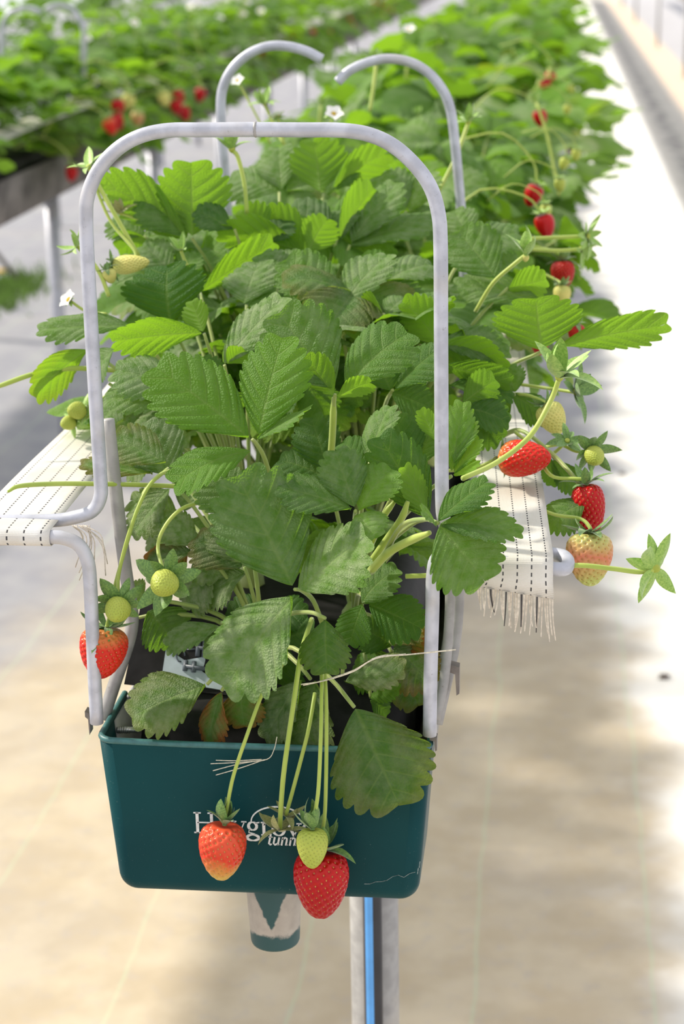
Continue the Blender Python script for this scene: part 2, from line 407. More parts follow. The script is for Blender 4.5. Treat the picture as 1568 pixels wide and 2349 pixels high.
# lettering: strokes (x, y) with widths, on the cap face
def stroke(pts, w, y=-0.0009):
    V, Fc = [], []; pts = [Vector((a, b)) for a, b in pts]; n = len(pts); ws = w if isinstance(w, (list, tuple)) else [w] * n
    for i, p in enumerate(pts):
        d = (pts[min(i + 1, n - 1)] - pts[max(0, i - 1)]).normalized(); s = Vector((-d.y, d.x)) * ws[i] / 2
        for q in (p + s, p - s): V += [Vector((q.x, y, q.y)), Vector((q.x, 0.0, q.y))]
    for i in range(n - 1):
        a = i * 4; b = a + 4
        Fc += [(a, a + 2, b + 2, b), (a, b, b + 1, a + 1), (a + 2, a + 3, b + 3, b + 2)]
    Fc += [(0, 1, 3, 2), ((n - 1) * 4, (n - 1) * 4 + 2, (n - 1) * 4 + 3, (n - 1) * 4 + 1)]
    return V, Fc
def arcp(cx, cy, rx, ry, a0, a1, n=12): return [(cx + rx * math.cos(math.radians(a0 + (a1 - a0) * k / n)), cy + ry * math.sin(math.radians(a0 + (a1 - a0) * k / n))) for k in range(n + 1)]
TN, TK = 0.05, 0.13
def ell(cx, cy, rx, ry, a0=0, a1=360, n=20):
    pts = arcp(cx, cy, rx, ry, a0, a1, n); return pts, [TN + (TK - TN) * abs(math.cos(math.radians(a0 + (a1 - a0) * k / n))) for k in range(n + 1)]
GL = {   # advance, strokes; x-height 0.64, cap height 1
 'H': (1.02, [([(.2, 0), (.2, 1)], TK), ([(.8, 0), (.8, 1)], TK), ([(.2, .52), (.8, .52)], TN), ([(.05, .02), (.36, .02)], TN), ([(.05, .98), (.36, .98)], TN), ([(.64, .02), (.95, .02)], TN), ([(.64, .98), (.95, .98)], TN)]),
 'a': (.60, [ell(.25, .19, .19, .19), ([(.43, .0), (.43, .45)], TK), (arcp(.26, .44, .17, .18, 0, 150), TN), ([(.43, .03), (.56, .03)], TN)]),
 'y': (.62, [([(.08, .62), (.32, .02)], TK), ([(.55, .62), (.30, -.05), (.20, -.25), (.06, -.28)], TN), ([(0, .62), (.22, .62)], TN), ([(.42, .62), (.64, .62)], TN)]),
 'g': (.60, [ell(.27, .43, .17, .19), ell(.27, -.13, .24, .14), ([(.14, .28), (.10, .12), (.36, .04)], TN), ([(.40, .58), (.56, .62)], TN)]),
 'r': (.46, [([(.14, 0), (.14, .62)], TK), (arcp(.32, .42, .18, .2, 160, 60), TN), ([(.02, .02), (.28, .02)], TN), ([(.02, .62), (.16, .62)], TN)]),
 'o': (.62, [ell(.30, .32, .24, .30)]),
 'v': (.62, [([(.08, .62), (.32, .02)], TK), ([(.55, .62), (.32, .02)], TN), ([(0, .62), (.22, .62)], TN), ([(.42, .62), (.64, .62)], TN)]),
 'e': (.56, [ell(.29, .32, .22, .30, 10, 320), ([(.08, .36), (.51, .36)], TN)]),
 't': (.36, [([(.14, .85), (.14, .10), (.26, .02), (.34, .08)], TK), ([(.0, .62), (.32, .62)], TN)]),
 'u': (.62, [([(.12, .62), (.12, .14), (.24, .02), (.42, .12)], TK), ([(.46, .62), (.46, 0)], TK), ([(.46, .02), (.58, .05)], TN)]),
 'n': (.62, [([(.12, .62), (.12, 0)], TK), ([(.12, .45), (.28, .62), (.42, .55), (.45, .40), (.45, 0)], TK), ([(.45, .02), (.58, .05)], TN)]),
 'l': (.32, [([(.14, 1.0), (.14, 0)], TK), ([(.14, .02), (.26, .05)], TN)]),
 's': (.46, [([(.36, .55), (.20, .62), (.10, .50), (.20, .36), (.34, .24), (.32, .06), (.18, 0), (.04, .08)], .09)]),
}
def write(text, x, z, h, slant=0.0, track=1.0):
    parts = []
    for ch in text:
        adv, sts = GL[ch]
        for pts, w in sts:
            ww = [q * h for q in w] if isinstance(w, (list, tuple)) else w * h
            parts.append(stroke([(x + (px + slant * pz) * h * track, z + pz * h) for px, pz in pts], ww))
        x += adv * h * track
    return parts
c0 = P(443, 1907, 0.0); c1 = P(722, 1912, 0.0); hh = (P(460, 1860, 0) - P(460, 1907, 0)).z
adv = sum(GL[c][0] for c in 'Haygrove')
parts = write('Haygrove', c0.x, c0.z - 0.001, hh, 0, (c1.x - c0.x) / hh / adv)
c2 = P(612, 1937, 0.0)
parts += write('tunnels', c2.x, c2.z, hh * 0.62, 0.22, 0.95)
a0, a1, at = P(576, 1884, 0), P(700, 1884, 0), P(636, 1850, 0)
parts.append(stroke(arcp((a0.x + a1.x) / 2, a0.z, (a1.x - a0.x) / 2, at.z - a0.z, 180, 0, 24), 0.0011))
V, Fc = join(parts); lg = obj('lettering', mesh('lettering', V, Fc, M['logo'], False), cap); lg['label'] = 'white serif lettering with an arc'
# scratch low on the right of the cap
r2 = random.Random(3)
sc_pts = [P(835 + 13 * k, 2030 - 3.0 * k + r2.uniform(-5, 5), 0.0) for k in range(10)]
parts = [stroke([(sc_pts[k].x, sc_pts[k].z), (sc_pts[k + 1].x, sc_pts[k + 1].z)], r2.uniform(0.0001, 0.0004), -0.0003) for k in range(9)]
parts += [stroke([(P(955 + dx, y, 0).x, P(955 + dx, y, 0).z), (P(957 + dx, y - 14, 0).x, P(957 + dx, y - 14, 0).z)], 0.0006, -0.0004) for dx, y in ((2, 2005), (6, 1990))]
V, Fc = join(parts); obj('scratch', mesh('scratch', V, Fc, M['scratch'], False), cap)
# bolt inside the cap, left
b = P(268, 1674, 0.05); e_ = P(322, 1671, 0.05)
bt = thing('threaded_bolt', b, 'short silver threaded bolt inside the left corner of the green end cap', 'bolt')
parts = [sweep([Vector((0, 0, 0)), Vector((e_.x - b.x, 0, 0.0005))], 0.0026, 10)]
for k in range(6):
    x = (e_.x - b.x) * (0.05 + 0.09 * k); parts.append(sweep([Vector((x, 0, 0)), Vector((x + 0.0007, 0, 0))], 0.0031, 10))
V, Fc = join(parts); obj('shank', mesh('shank', V, Fc, M['bolt']), bt)
V, Fc = lathe([(0.0055, -0.002), (0.0055, 0.002)], 6); hd = obj('head', mesh('head', V, Fc, M['bolt'], False), bt); hd.rotation_euler = (0, math.pi / 2, 0); hd.location = (-0.004, 0, 0)

# stand post under the trough and the black pipe on its front
pc = P(859, 2200, 0.34)
post = thing('support_post', (pc.x, 0.34, 0), 'thick grey steel post under the front of the green trough', 'post')
V, Fc = lathe([(0.0255, 0.0), (0.0255, ZB - 0.006)], 28); obj('tube', mesh('post_tube', V, Fc, M['galv_old']), post)
V, Fc = box((-pc.x, 0, ZB - 0.012), (0.23, 0.05, 0.012)); obj('cross_plate', mesh('cross_plate', V, Fc, M['galv_old'], False), post)
V, Fc = lathe([(0.05, 0.0), (0.05, 0.006), (0.028, 0.012)], 20); obj('foot', mesh('post_foot', V, Fc, M['galv_old']), post)
pp = P(856, 2200, 0.306)
pipe = thing('irrigation_pipe', (pp.x, 0.302, 0), 'black irrigation pipe with a blue stripe strapped to the front of the grey post', 'pipe')
tube('pipe', [Vector((0, 0, 0.0)), Vector((0, 0, 0.5)), Vector((0, 0, 0.945))], 0.0098, M['pipe'], 16, pipe)
V, Fc = [], []
for z in (0.0, 0.945):
    for k in range(6):
        a = math.radians(-132 + k * 10); V.append(Vector((0.0102 * math.cos(a), 0.0102 * math.sin(a), z)))
for k in range(5): Fc.append((k, k + 1, 7 + k, 6 + k))
obj('blue_stripe', mesh('blue_stripe', V, Fc, M['blue']), pipe)

# ------------------------------------------------------------------ hoops
RT = 0.0056
def PP(*l): return [P(*q) for q in l]
hp = PP((222, 1658, .004), (214, 1500, .002), (207, 1340, 0), (200, 1285, 0), (180, 1250, 0), (145, 1234, 0), (100, 1232, 0), (0, 1236, 0), (-80, 1238, .001), (-102, 1226, .008), (-104, 1210, .020), (-84, 1198, .029), (0, 1196, .03), (120, 1194, .03), (170, 1187, .03), (212, 1172, .03), (230, 1140, .03), (230, 1095, .03),
        (221, 950, .03), (211, 780, .03), (202, 620, .03), (197, 500, .03), (202, 446, .03), (226, 390, .03), (268, 343, .03), (320, 313, .03), (385, 299, .03), (470, 298, .03), (575, 297, .03), (690, 298, .03), (785, 299, .03), (850, 310, .03), (905, 337, .03), (955, 383, .03), (988, 432, .03), (1005, 490, .03), (1010, 560, .03),
        (1011, 750, .03), (1012, 950, .03), (1013, 1120, .03), (1018, 1195, .03), (1040, 1232, .03), (1085, 1250, .03), (1180, 1262, .03), (1272, 1272, .029), (1296, 1280, .02), (1301, 1296, .008), (1284, 1306, .001), (1200, 1296, 0), (1100, 1282, 0), (1035, 1268, 0), (1003, 1280, 0), (993, 1320, 0), (991, 1400, .001), (987, 1550, .003), (985, 1686, .004))
hoop = obj('hoop_frame', None); hoop.location = (0, 0.02, ZR); tag(hoop, 'large bent grey steel hoop standing over the front end of the trough', 'hoop')
hv = Vector((0, 0.02, ZR))
V, Fc = sweep(spline(hp, 5), RT, 14); obj('tube', mesh('hoop_tube', [v - hv for v in V], Fc, M['galv']), hoop)
s0 = P(586, 297, .03); V, Fc = sweep([s0 + Vector((-0.0012, 0, 0)) - hv, s0 + Vector((0, 0, 0)) - hv, s0 + Vector((0.0012, 0, 0)) - hv], lambda q: 0.0056 + 0.0006 * math.sin(math.pi * q), 14)
obj('weld_seam', mesh('weld_seam', V, Fc, M['galv_old']), hoop)

def half_hoop(pts, label, base, rad=RT, mat='galv'):
    o_ = thing('half_hoop', base, label, 'hoop')
    V, Fc = sweep(spline(pts, 6), rad, 12); obj('tube', mesh('half_hoop_tube', [v - Vector(base) for v in V], Fc, M[mat]), o_)
    return o_
Yh = 0.74
half_hoop(PP((528, 700, Yh), (524, 560, Yh), (518, 430, Yh), (509, 320, Yh), (506, 240, Yh), (513, 195, Yh), (535, 155, Yh), (570, 124, Yh), (612, 107, Yh), (655, 106, Yh), (700, 117, Yh), (738, 136, Yh)), 'left half of the second hoop, a grey curved rod ending in mid air', (P(528, 700, Yh).x, Yh, 1.05))
half_hoop(PP((1066, 700, Yh), (1063, 600, Yh), (1058, 500, Yh), (1050, 400, Yh), (1042, 320, Yh), (1034, 258, Yh), (1018, 212, Yh), (985, 170, Yh), (940, 143, Yh), (885, 135, Yh), (838, 145, Yh), (800, 163, Yh), (774, 188, Yh)), 'right half of the second hoop, a grey rod with a cut end above leaves', (P(1066, 700, Yh).x, Yh, 1.05))
# far hoop on the left row
Yl = 4.62
half_hoop(PP((8, 200, Yl), (5, 90, Yl), (8, 52, Yl), (25, 28, Yl), (55, 18, Yl), (80, 22, Yl), (94, 31, Yl)), 'left half of the blurred hoop at the left edge of the photograph', (P(8, 200, Yl).x, Yl, 1.1), 0.0085)
half_hoop(PP((190, 220, Yl), (193, 110, Yl), (190, 62, Yl), (175, 30, Yl), (148, 13, Yl), (122, 13, Yl), (104, 22, Yl)), 'right half of the blurred hoop over the left row near the top left corner', (P(190, 220, Yl).x, Yl, 1.1), 0.0085)

# brace rods behind the hoop legs and the clips that hold them
def brace(pts, label, rad=RT, mat='galv_old'):
    base = Vector(pts[-1]); o_ = thing('brace_rod', base, label, 'rod')
    V, Fc = sweep(spline(pts, 5), rad, 12); obj('rod', mesh('brace_rod', [v - base for v in V], Fc, M[mat]), o_); return o_
brace(PP((247, 962, .08), (268, 1150, .078), (288, 1310, .075), (302, 1400, .075), (298, 1460, .07), (262, 1570, .06), (236, 1650, .05)), 'dull grey bent rod behind the left leg of the front hoop')
bR = brace(PP((1052, 1290, .10), (1048, 1400, .09), (1040, 1480, .08), (1018, 1580, .06), (1000, 1660, .05)), 'dull grey rod behind the right leg of the front hoop below the hanging tape')
brace(PP((1032, 1300, .06), (1030, 1420, .055), (1018, 1560, .04), (998, 1650, .03)), 'brown-grey rod squeezed between the right hoop leg and the rod behind it', 0.0042)
brace(PP((1050, 712, Yh), (1120, 716, Yh), (1186, 722, Yh), (1200, 728, Yh - .01)), 'short grey bar holding the right tape at the second hoop', mat='galv')
def clip(px, py, Y, w, h, label):
    p = P(px, py, Y); o_ = thing('spring_clip', p, label, 'clip')
    prof = [(-w, h), (w, h * 0.8), (w, -h), (w * 0.5, -h * 1.15), (w * 0.3, h * 0.3), (-w, h * 0.5)]
    V = [Vector((a, y, b)) for y in (-0.005, 0.005) for a, b in prof]; k = len(prof)
    Fc = [tuple(range(k)), tuple(range(2 * k - 1, k - 1, -1))] + [(i, k + i, k + (i + 1) % k, (i + 1) % k) for i in range(k)]
    obj('plate', mesh('clip_plate', V, Fc, M['clip'], False), o_); return o_
clip(1040, 1552, .05, 0.005, 0.013, 'grey metal clip on the rod right of the front hoop leg')
clip(994, 1700, .016, 0.003, 0.006, 'small dull clip at the right top corner of the green end cap')
clip(204, 1652, .02, 0.0018, 0.010, 'thin dark clip beside the left foot of the front hoop')

# ------------------------------------------------------------------ webbing tapes
def tape(name, label, sect, width, hang=0, group=None, parent_loc=None, thick=0.0007):
    """sect: list of (left edge point, right edge point) along the tape"""
    base = Vector(parent_loc)
    o_ = thing(name, base, label, 'webbing', group)
    V, UV, Fc = [], [], []; nc = 6; d = 0.0
    L = [Vector(a) for a, b in sect]; R_ = [Vector(b) for a, b in sect]
    for i in range(len(sect)):
        if i: d += ((L[i] + R_[i]) / 2 - (L[i - 1] + R_[i - 1]) / 2).length
        for c in range(nc + 1):
            f = c / nc; V.append(L[i].lerp(R_[i], f) - base); UV.append((f, d))
    for i in range(len(sect) - 1):
        for c in range(nc): Fc.append((i * (nc + 1) + c, i * (nc + 1) + c + 1, (i + 1) * (nc + 1) + c + 1, (i + 1) * (nc + 1) + c))
    b = obj('band', mesh('band', V, Fc, M['tape'], True, UV), o_)
    m_ = b.modifiers.new('Solidify', 'SOLIDIFY'); m_.thickness = thick; m_.offset = 0
    return o_, base
zf = P(115, 1232, 0).z
# right: runs back from the front ear, wraps over it and hangs down in front
def wrapsec(xa, xb, y_end, z_end, xa_end, xb_end, zc, yc, hang, n=14, sag=0.006):
    s = []
    for k in range(n):
        f = 1 - k / (n - 1); y = 0.004 + (y_end - 0.004) * f
        z = (zc + RT + 0.0012) + (z_end - zc) * f - sag * 4 * f * (1 - f)
        s.append(((xa + (xa_end - xa) * f, y, z + 0.002 * math.sin(9 * f)), (xb + (xb_end - xb) * f, y, z)))
    for k in range(1, 7):
        a = math.pi / 2 + k * math.pi / 2 / 6
        s.append(((xa, yc + (RT + .0012) * math.cos(a), zc + (RT + .0012) * math.sin(a)), (xb, yc + (RT + .0012) * math.cos(a), zc + (RT + .0012) * math.sin(a))))
    return s
xr0, xr1 = P(1105, 1290, 0).x, P(1268, 1300, 0).x
zr_ = P(1200, 1296, 0).z
s = wrapsec(xr0, xr1, 0.78, 1.29, 0.130, 0.192, zr_, 0.0, 0)
HG = 0.020
s.append(((xr0, -RT - .0008, zr_ - .008), (xr1, -RT - .0016, zr_ - .010)))
s.append(((xr0 - .004, -RT + .002, zr_ - HG + .003), (xr1 + .001, -RT + .001, zr_ - HG - .006)))
to, tb = tape('webbing_tape', 'white dashed webbing tape on the right with a frayed end hanging down', s, 0.062, parent_loc=(xr1, 0, zr_))
L0, R0 = Vector(s[-1][0]), Vector(s[-1][1])
NS = 30
for k in range(NS):
    f = (k + 0.5) / NS; p = L0.lerp(R0, f); ln_ = 0.020 + 0.016 * f ** 0.8 + rnd.uniform(-0.007, 0.003); w = 0.062 / NS * rnd.uniform(0.6, 1.0) / 2
    dk = k in (5, 11, 17, 23)
    if dk: ln_ += .003; w *= .8
    sw = rnd.uniform(-0.003, 0.003); V, Fc = [], []
    for j in range(5):
        q = j / 4; c = p + Vector((sw * q * q, 0.002 * math.sin(q * 3 + k), -ln_ * q))
        ww = w * (1 - 0.45 * q)
        V += [c + Vector((-ww, -.0003, 0)), c + Vector((ww, -.0003, 0)), c + Vector((ww, .0003, 0)), c + Vector((-ww, .0003, 0))]
    for j in range(4):
        for e in range(4): Fc.append((j * 4 + e, j * 4 + (e + 1) % 4, j * 4 + 4 + (e + 1) % 4, j * 4 + 4 + e))
    Fc += [(0, 3, 2, 1), (16, 17, 18, 19)]
    obj('fringe_strand', mesh('fringe_strand', [v - tb for v in V], Fc, M['strand_dk' if dk else 'strand'], False), to)
# left
xl0, xl1 = P(-75, 1236, 0).x, P(118, 1232, 0).x
zl = P(100, 1232, 0).z
s = wrapsec(xl0, xl1, 0.80, 1.262, -0.245, -0.185, zl, 0.0, 0, sag=0.003)
for k in range(1, 6):
    a = math.pi + k * math.pi / 2 / 5
    s.append(((xl0, (RT + .0012) * math.cos(a), zl + (RT + .0012) * math.sin(a)), (xl1, (RT + .0012) * math.cos(a), zl + (RT + .0012) * math.sin(a))))
s.append(((xl0, 0.03, zl - .008), (xl1, 0.03, zl - .008)))
to, tb = tape('webbing_tape', 'white webbing tape with dashed lines on the left, folded around the hoop arm', s, 0.06, parent_loc=(xl0, 0, zl))
for k in range(9):
    a = P(165 + k * 5, 1205, .02); e = P(rnd.uniform(165, 250), rnd.uniform(1255, 1335), .02 + rnd.uniform(-.01, .01)); m_ = a.lerp(e, .5) + Vector((0.006, 0, 0.004))
    V, Fc = sweep(spline([a - tb, m_ - tb, e - tb], 4), 0.0005, 4); obj('fringe_strand', mesh('loose_strand', V, Fc, M['strand']), to)

# ------------------------------------------------------------------ leaf meshes
def leaflet_geo(seed, rt=4, C=5, width=0.86, fold=0.18, bend=0.25, droop=0.35, wave=0.03, pleat=0.022, teeth=0.058, N=NTEETH):
    r_ = random.Random(seed); R = N * rt; ph = [r_.uniform(0, 6.28) for _ in range(4)]
    V, UV, Fc = [], [], []
    cols = [-(C - k) / C for k in range(C)] + [0] + [(k + 1) / C for k in range(C)]
    for i in range(R + 1):
        t_ = i / R; ft = (t_ * N) % 1.0
        s_ = t_ ** 0.74; Mi = 0.93 * t_ ** 1.9
        w = 0.5 * width * max(0.0, math.sin(math.pi * s_ ** 1.36)) ** 0.60
        tb_ = teeth * (math.sin(math.pi * ft) ** 0.7) * min(1, max(0, (t_ - 0.14) / 0.2)) if 0 < i < R else 0
        for c in cols:
            sg = -1 if c < 0 else 1; r = abs(c)
            bx, by = w + tb_ * 0.75, s_ + tb_ * 0.75 * (0.3 + t_)
            asym = 1 + 0.06 * sg * math.sin(ph[3])
            x = sg * bx * r * asym; y = Mi + (by - Mi) * (0.75 * r + 0.25 * r * r)
            z = fold * abs(x) * (1 - 0.3 * r) - droop * x * x - bend * (y - 0.45) ** 2 + 0.2 * bend * 0.2
            z += pleat * (abs(math.cos(math.pi * ft)) ** 0.7 - 0.6) * r * (1.35 - r) * 2.2 * min(1, t_ * 4) * (1 if t_ < .93 else 0)
            z += wave * math.sin(5.0 * t_ + ph[0 if sg > 0 else 1]) * r * r + 0.5 * wave * math.sin(11 * t_ + ph[2] + sg) * r ** 3
            V.append(Vector((x, y, z))); UV.append((t_, r))
    nc = len(cols)
    for i in range(R):
        for c in range(nc - 1): Fc.append((i * nc + c, i * nc + c + 1, (i + 1) * nc + c + 1, (i + 1) * nc + c))
    return V, Fc, UV
LF = []
for k in range(10):
    r_ = random.Random(100 + k)
    V, Fc, UV = leaflet_geo(k, width=r_.uniform(0.80, 0.92), fold=r_.uniform(0.10, 0.85), bend=r_.uniform(0.05, 0.7), droop=r_.uniform(0.1, 1.0), wave=r_.uniform(0.02, 0.085), pleat=r_.uniform(0.018, 0.032))
    LF.append(mesh('leaflet_%d' % k, V, Fc, M['leaf'], True, UV))
# flat-lying variants for the large front leaves
for k in range(6):
    V, Fc, UV = leaflet_geo(50 + k, rt=6, C=7, width=0.88, fold=0.14 + 0.14 * (k % 3), bend=0.12 + 0.22 * (k % 2), droop=0.20 + 0.30 * (k % 3), wave=0.04, pleat=0.025, teeth=0.078)
    LF.append(mesh('front_leaflet_%d' % k, V, Fc, M['leaf'], True, UV))
def frame(y, zhint):
    y = y.normalized(); z = zhint - y * zhint.dot(y)
    z = z.normalized() if z.length > 1e-5 else y.orthogonal().normalized()
    return y.cross(z), y, z
def leafmat(base, tip, width, hint, roll=0.0):
    d = tip - base; L = d.length; x, y, z = frame(d, hint)
    if roll: q = Matrix.Rotation(math.radians(roll), 3, y); x = q @ x; z = q @ z
    w = width / 0.88
    m_ = Matrix((x * w, y * L, z * (w + L) / 2)).transposed().to_4x4(); m_.translation = base; return m_

# ------------------------------------------------------------------ plants
PLANT = {}
def plant(key, loc, label, group=None, name='strawberry_plant'):
    p = thing(name, loc, label, 'plant', group); PLANT[key] = p
    loc = Vector(loc)
    V, Fc = lathe([(0.004, -0.03), (0.012, -0.01), (0.010, 0.012), (0.004, 0.02)], 8)
    obj('crown', CROWN, p); return p
V, Fc = lathe([(0.004, -0.04), (0.013, -0.01), (0.011, 0.012), (0.004, 0.022)], 8); CROWN = mesh('crown', V, Fc, M['petiole'])
def petiole(p, node, start=None, r=0.0019, sag=0.5, arch=None):
    loc = p.location; a = Vector((0, 0, 0)) if start is None else start - loc; b = node - loc
    m1 = a + (b - a) * 0.35 + Vector((0, 0, (b - a).length * 0.16)); m2 = a + (b - a) * 0.75 + Vector((0, 0, (b - a).length * 0.10))
    V, Fc = sweep(spline([a, m1, m2, b], 4), lambda q: r * (1.25 - 0.4 * q), 6)
    return obj('leaf', mesh('petiole', V, Fc, M['petiole']), p)
# name, crown spot
zc = 1.135
plant('A', (-0.01, 0.085, zc), 'leafy strawberry plant at the very front, spilling over the green end cap')
plant('A2', (0.06, 0.16, zc), 'strawberry plant with yellow-green stems just right of the front one, beside the hoop leg')
plant('B', (-0.05, 0.27, zc), 'strawberry plant behind the front one whose leaves reach over the left tape')
plant('B2', (0.05, 0.36, zc), 'strawberry plant under the front hoop whose wide leaf reaches out over the right tape')
plant('C', (-0.04, 0.48, zc), 'strawberry plant with upright backlit leaves between the two hoops')
UP = Vector((0, 0, 1))
def hero(key, node, leaflets, start=None, pet=True):
    p = PLANT[key]; nd = P(*node)
    lf = petiole(p, nd, start)
    for q in leaflets:
        bx, by, tx, ty, dY, w = q[:6]; roll = q[6] if len(q) > 6 else 0; fl_ = q[7] if len(q) > 7 else ''; colr = q[8] if len(q) > 8 else None; var = q[9] if len(q) > 9 else None
        b = P(bx, by, node[2]); tp = P(tx, ty, node[2] + dY / 100.0)
        tc = (CAM - b).normalized()
        hint = tc * 0.55 + UP * 0.8 + Vector((-0.35, 0, 0)) if 'u' not in fl_ else -tc * 0.75 + UP * 0.55
        if var is None: var = 10 + rnd.randrange(6) if 'r' not in fl_ else rnd.randrange(10)
        m_ = leafmat(b, tp, w * pxm(b), hint, roll); m_.translation -= p.location
        o_ = obj('leaflet', LF[var], lf, m_)
        o_.color = (*(colr or (0, rnd.uniform(.25, .6), rnd.uniform(.1, .35))), 1)
    return lf
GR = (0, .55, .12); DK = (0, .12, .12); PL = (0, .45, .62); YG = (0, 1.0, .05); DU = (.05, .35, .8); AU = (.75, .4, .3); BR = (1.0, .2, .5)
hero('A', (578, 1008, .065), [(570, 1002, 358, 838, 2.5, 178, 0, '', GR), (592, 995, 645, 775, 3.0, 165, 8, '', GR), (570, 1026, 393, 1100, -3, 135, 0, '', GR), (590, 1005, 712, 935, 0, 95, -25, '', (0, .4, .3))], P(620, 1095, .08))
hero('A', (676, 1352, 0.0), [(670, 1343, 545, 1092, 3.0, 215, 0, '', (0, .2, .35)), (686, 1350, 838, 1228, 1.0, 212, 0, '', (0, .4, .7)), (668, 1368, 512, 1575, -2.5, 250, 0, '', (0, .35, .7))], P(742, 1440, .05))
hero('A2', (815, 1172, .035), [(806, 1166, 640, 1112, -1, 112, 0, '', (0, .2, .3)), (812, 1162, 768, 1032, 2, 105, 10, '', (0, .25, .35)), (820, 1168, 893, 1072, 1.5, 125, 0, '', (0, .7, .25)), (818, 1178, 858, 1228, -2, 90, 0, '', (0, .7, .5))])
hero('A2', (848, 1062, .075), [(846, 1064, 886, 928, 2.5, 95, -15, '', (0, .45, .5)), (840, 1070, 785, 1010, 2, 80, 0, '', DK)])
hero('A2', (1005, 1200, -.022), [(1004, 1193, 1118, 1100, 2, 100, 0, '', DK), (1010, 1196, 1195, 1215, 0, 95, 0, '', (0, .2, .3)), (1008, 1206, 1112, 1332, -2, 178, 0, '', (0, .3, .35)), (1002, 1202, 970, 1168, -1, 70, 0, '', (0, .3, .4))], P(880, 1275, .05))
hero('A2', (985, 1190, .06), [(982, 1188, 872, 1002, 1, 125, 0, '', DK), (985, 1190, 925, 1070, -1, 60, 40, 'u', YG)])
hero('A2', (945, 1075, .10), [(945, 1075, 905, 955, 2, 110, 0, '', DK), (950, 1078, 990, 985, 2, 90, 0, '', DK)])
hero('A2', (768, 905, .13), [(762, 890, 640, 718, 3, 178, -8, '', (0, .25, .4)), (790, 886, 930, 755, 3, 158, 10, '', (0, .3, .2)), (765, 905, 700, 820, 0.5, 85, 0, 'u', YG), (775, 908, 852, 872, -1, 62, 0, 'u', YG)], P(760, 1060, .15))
# low front leaves hanging inside and over the cap
hero('A', (475, 1570, .035), [(470, 1570, 300, 1640, -2.5, 182, 0, '', (.1, .4, .55))])
hero('A', (508, 1585, .03), [(505, 1588, 474, 1714, -1.5, 78, 0, '', AU)])
hero('A', (548, 1572, .035), [(550, 1575, 560, 1668, -1, 100, 0, '', (.5, .5, .2))])
hero('A', (712, 1558, .028), [(690, 1560, 604, 1695, -1.0, 118, 0, '', (.05, .1, .45)), (722, 1562, 685, 1742, -2.0, 158, 0, '', (.12, .12, .5))])
hero('A', (812, 1622, -.012), [(815, 1626, 915, 1850, -2.0, 225, 0, '', (.10, .08, .28))])
hero('A2', (785, 1545, .03), [(788, 1560, 922, 1530, -1, 105, 0, '', (.12, .25, .8))])
hero('A2', (850, 1600, .04), [(845, 1598, 912, 1580, -1, 62, 0, '', (0, .5, .1)), (850, 1605, 890, 1640, 0, 50, 0, '', (0, .4, .1))])
hero('A', (745, 1418, -.006), [(745, 1422, 748, 1545, -1.5, 120, 0, '', (.05, .05, .2))])
hero('A2', (838, 1382, .06), [(830, 1386, 800, 1478, -1, 100, 0, '', (0, .15, .05)), (846, 1386, 968, 1440, -1, 125, 0, '', (0, .12, .05)), (826, 1380, 905, 1300, 1, 120, 0, '', (0, .1, .3))])
hero('A', (508, 1428, .05), [(500, 1432, 378, 1478, -1, 88, 0, '', (0, .35, .55)), (515, 1445, 470, 1500, -1, 60, 0, '', PL)])
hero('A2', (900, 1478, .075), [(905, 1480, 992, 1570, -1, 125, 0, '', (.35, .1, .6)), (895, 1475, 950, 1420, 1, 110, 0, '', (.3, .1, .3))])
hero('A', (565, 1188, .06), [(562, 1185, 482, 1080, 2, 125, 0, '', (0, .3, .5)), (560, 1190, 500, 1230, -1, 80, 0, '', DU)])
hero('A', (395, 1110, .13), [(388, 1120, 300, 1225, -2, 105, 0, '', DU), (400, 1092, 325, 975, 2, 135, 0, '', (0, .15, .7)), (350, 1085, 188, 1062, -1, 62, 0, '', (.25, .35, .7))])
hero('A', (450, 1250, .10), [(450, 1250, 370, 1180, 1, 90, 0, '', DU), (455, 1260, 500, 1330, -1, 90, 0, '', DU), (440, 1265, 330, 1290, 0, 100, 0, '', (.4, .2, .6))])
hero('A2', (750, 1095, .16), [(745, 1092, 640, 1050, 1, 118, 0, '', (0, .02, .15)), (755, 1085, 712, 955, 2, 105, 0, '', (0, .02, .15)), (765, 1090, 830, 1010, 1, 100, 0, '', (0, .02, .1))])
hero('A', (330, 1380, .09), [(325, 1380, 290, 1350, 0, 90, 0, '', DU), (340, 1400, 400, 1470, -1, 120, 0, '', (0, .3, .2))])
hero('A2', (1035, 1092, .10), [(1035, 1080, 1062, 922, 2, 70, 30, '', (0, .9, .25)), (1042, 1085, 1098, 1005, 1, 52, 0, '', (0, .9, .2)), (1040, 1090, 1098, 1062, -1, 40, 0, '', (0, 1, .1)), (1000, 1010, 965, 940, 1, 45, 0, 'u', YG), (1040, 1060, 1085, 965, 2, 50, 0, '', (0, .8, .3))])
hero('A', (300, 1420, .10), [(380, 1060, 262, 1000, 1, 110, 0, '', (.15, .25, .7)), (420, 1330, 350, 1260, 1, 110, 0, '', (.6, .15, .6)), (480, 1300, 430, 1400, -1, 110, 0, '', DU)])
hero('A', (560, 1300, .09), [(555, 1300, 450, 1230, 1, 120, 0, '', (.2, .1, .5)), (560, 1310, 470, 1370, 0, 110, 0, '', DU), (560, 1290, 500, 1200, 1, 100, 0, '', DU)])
hero('A2', (900, 1500, .09), [(900, 1480, 830, 1440, 0, 110, 0, '', DK), (905, 1490, 975, 1420, 0, 120, 0, '', (.8, .1, .4)), (900, 1500, 960, 1620, -1, 120, 0, '', (.2, .1, .5)), (890, 1500, 800, 1560, 0, 110, 0, '', DK)])
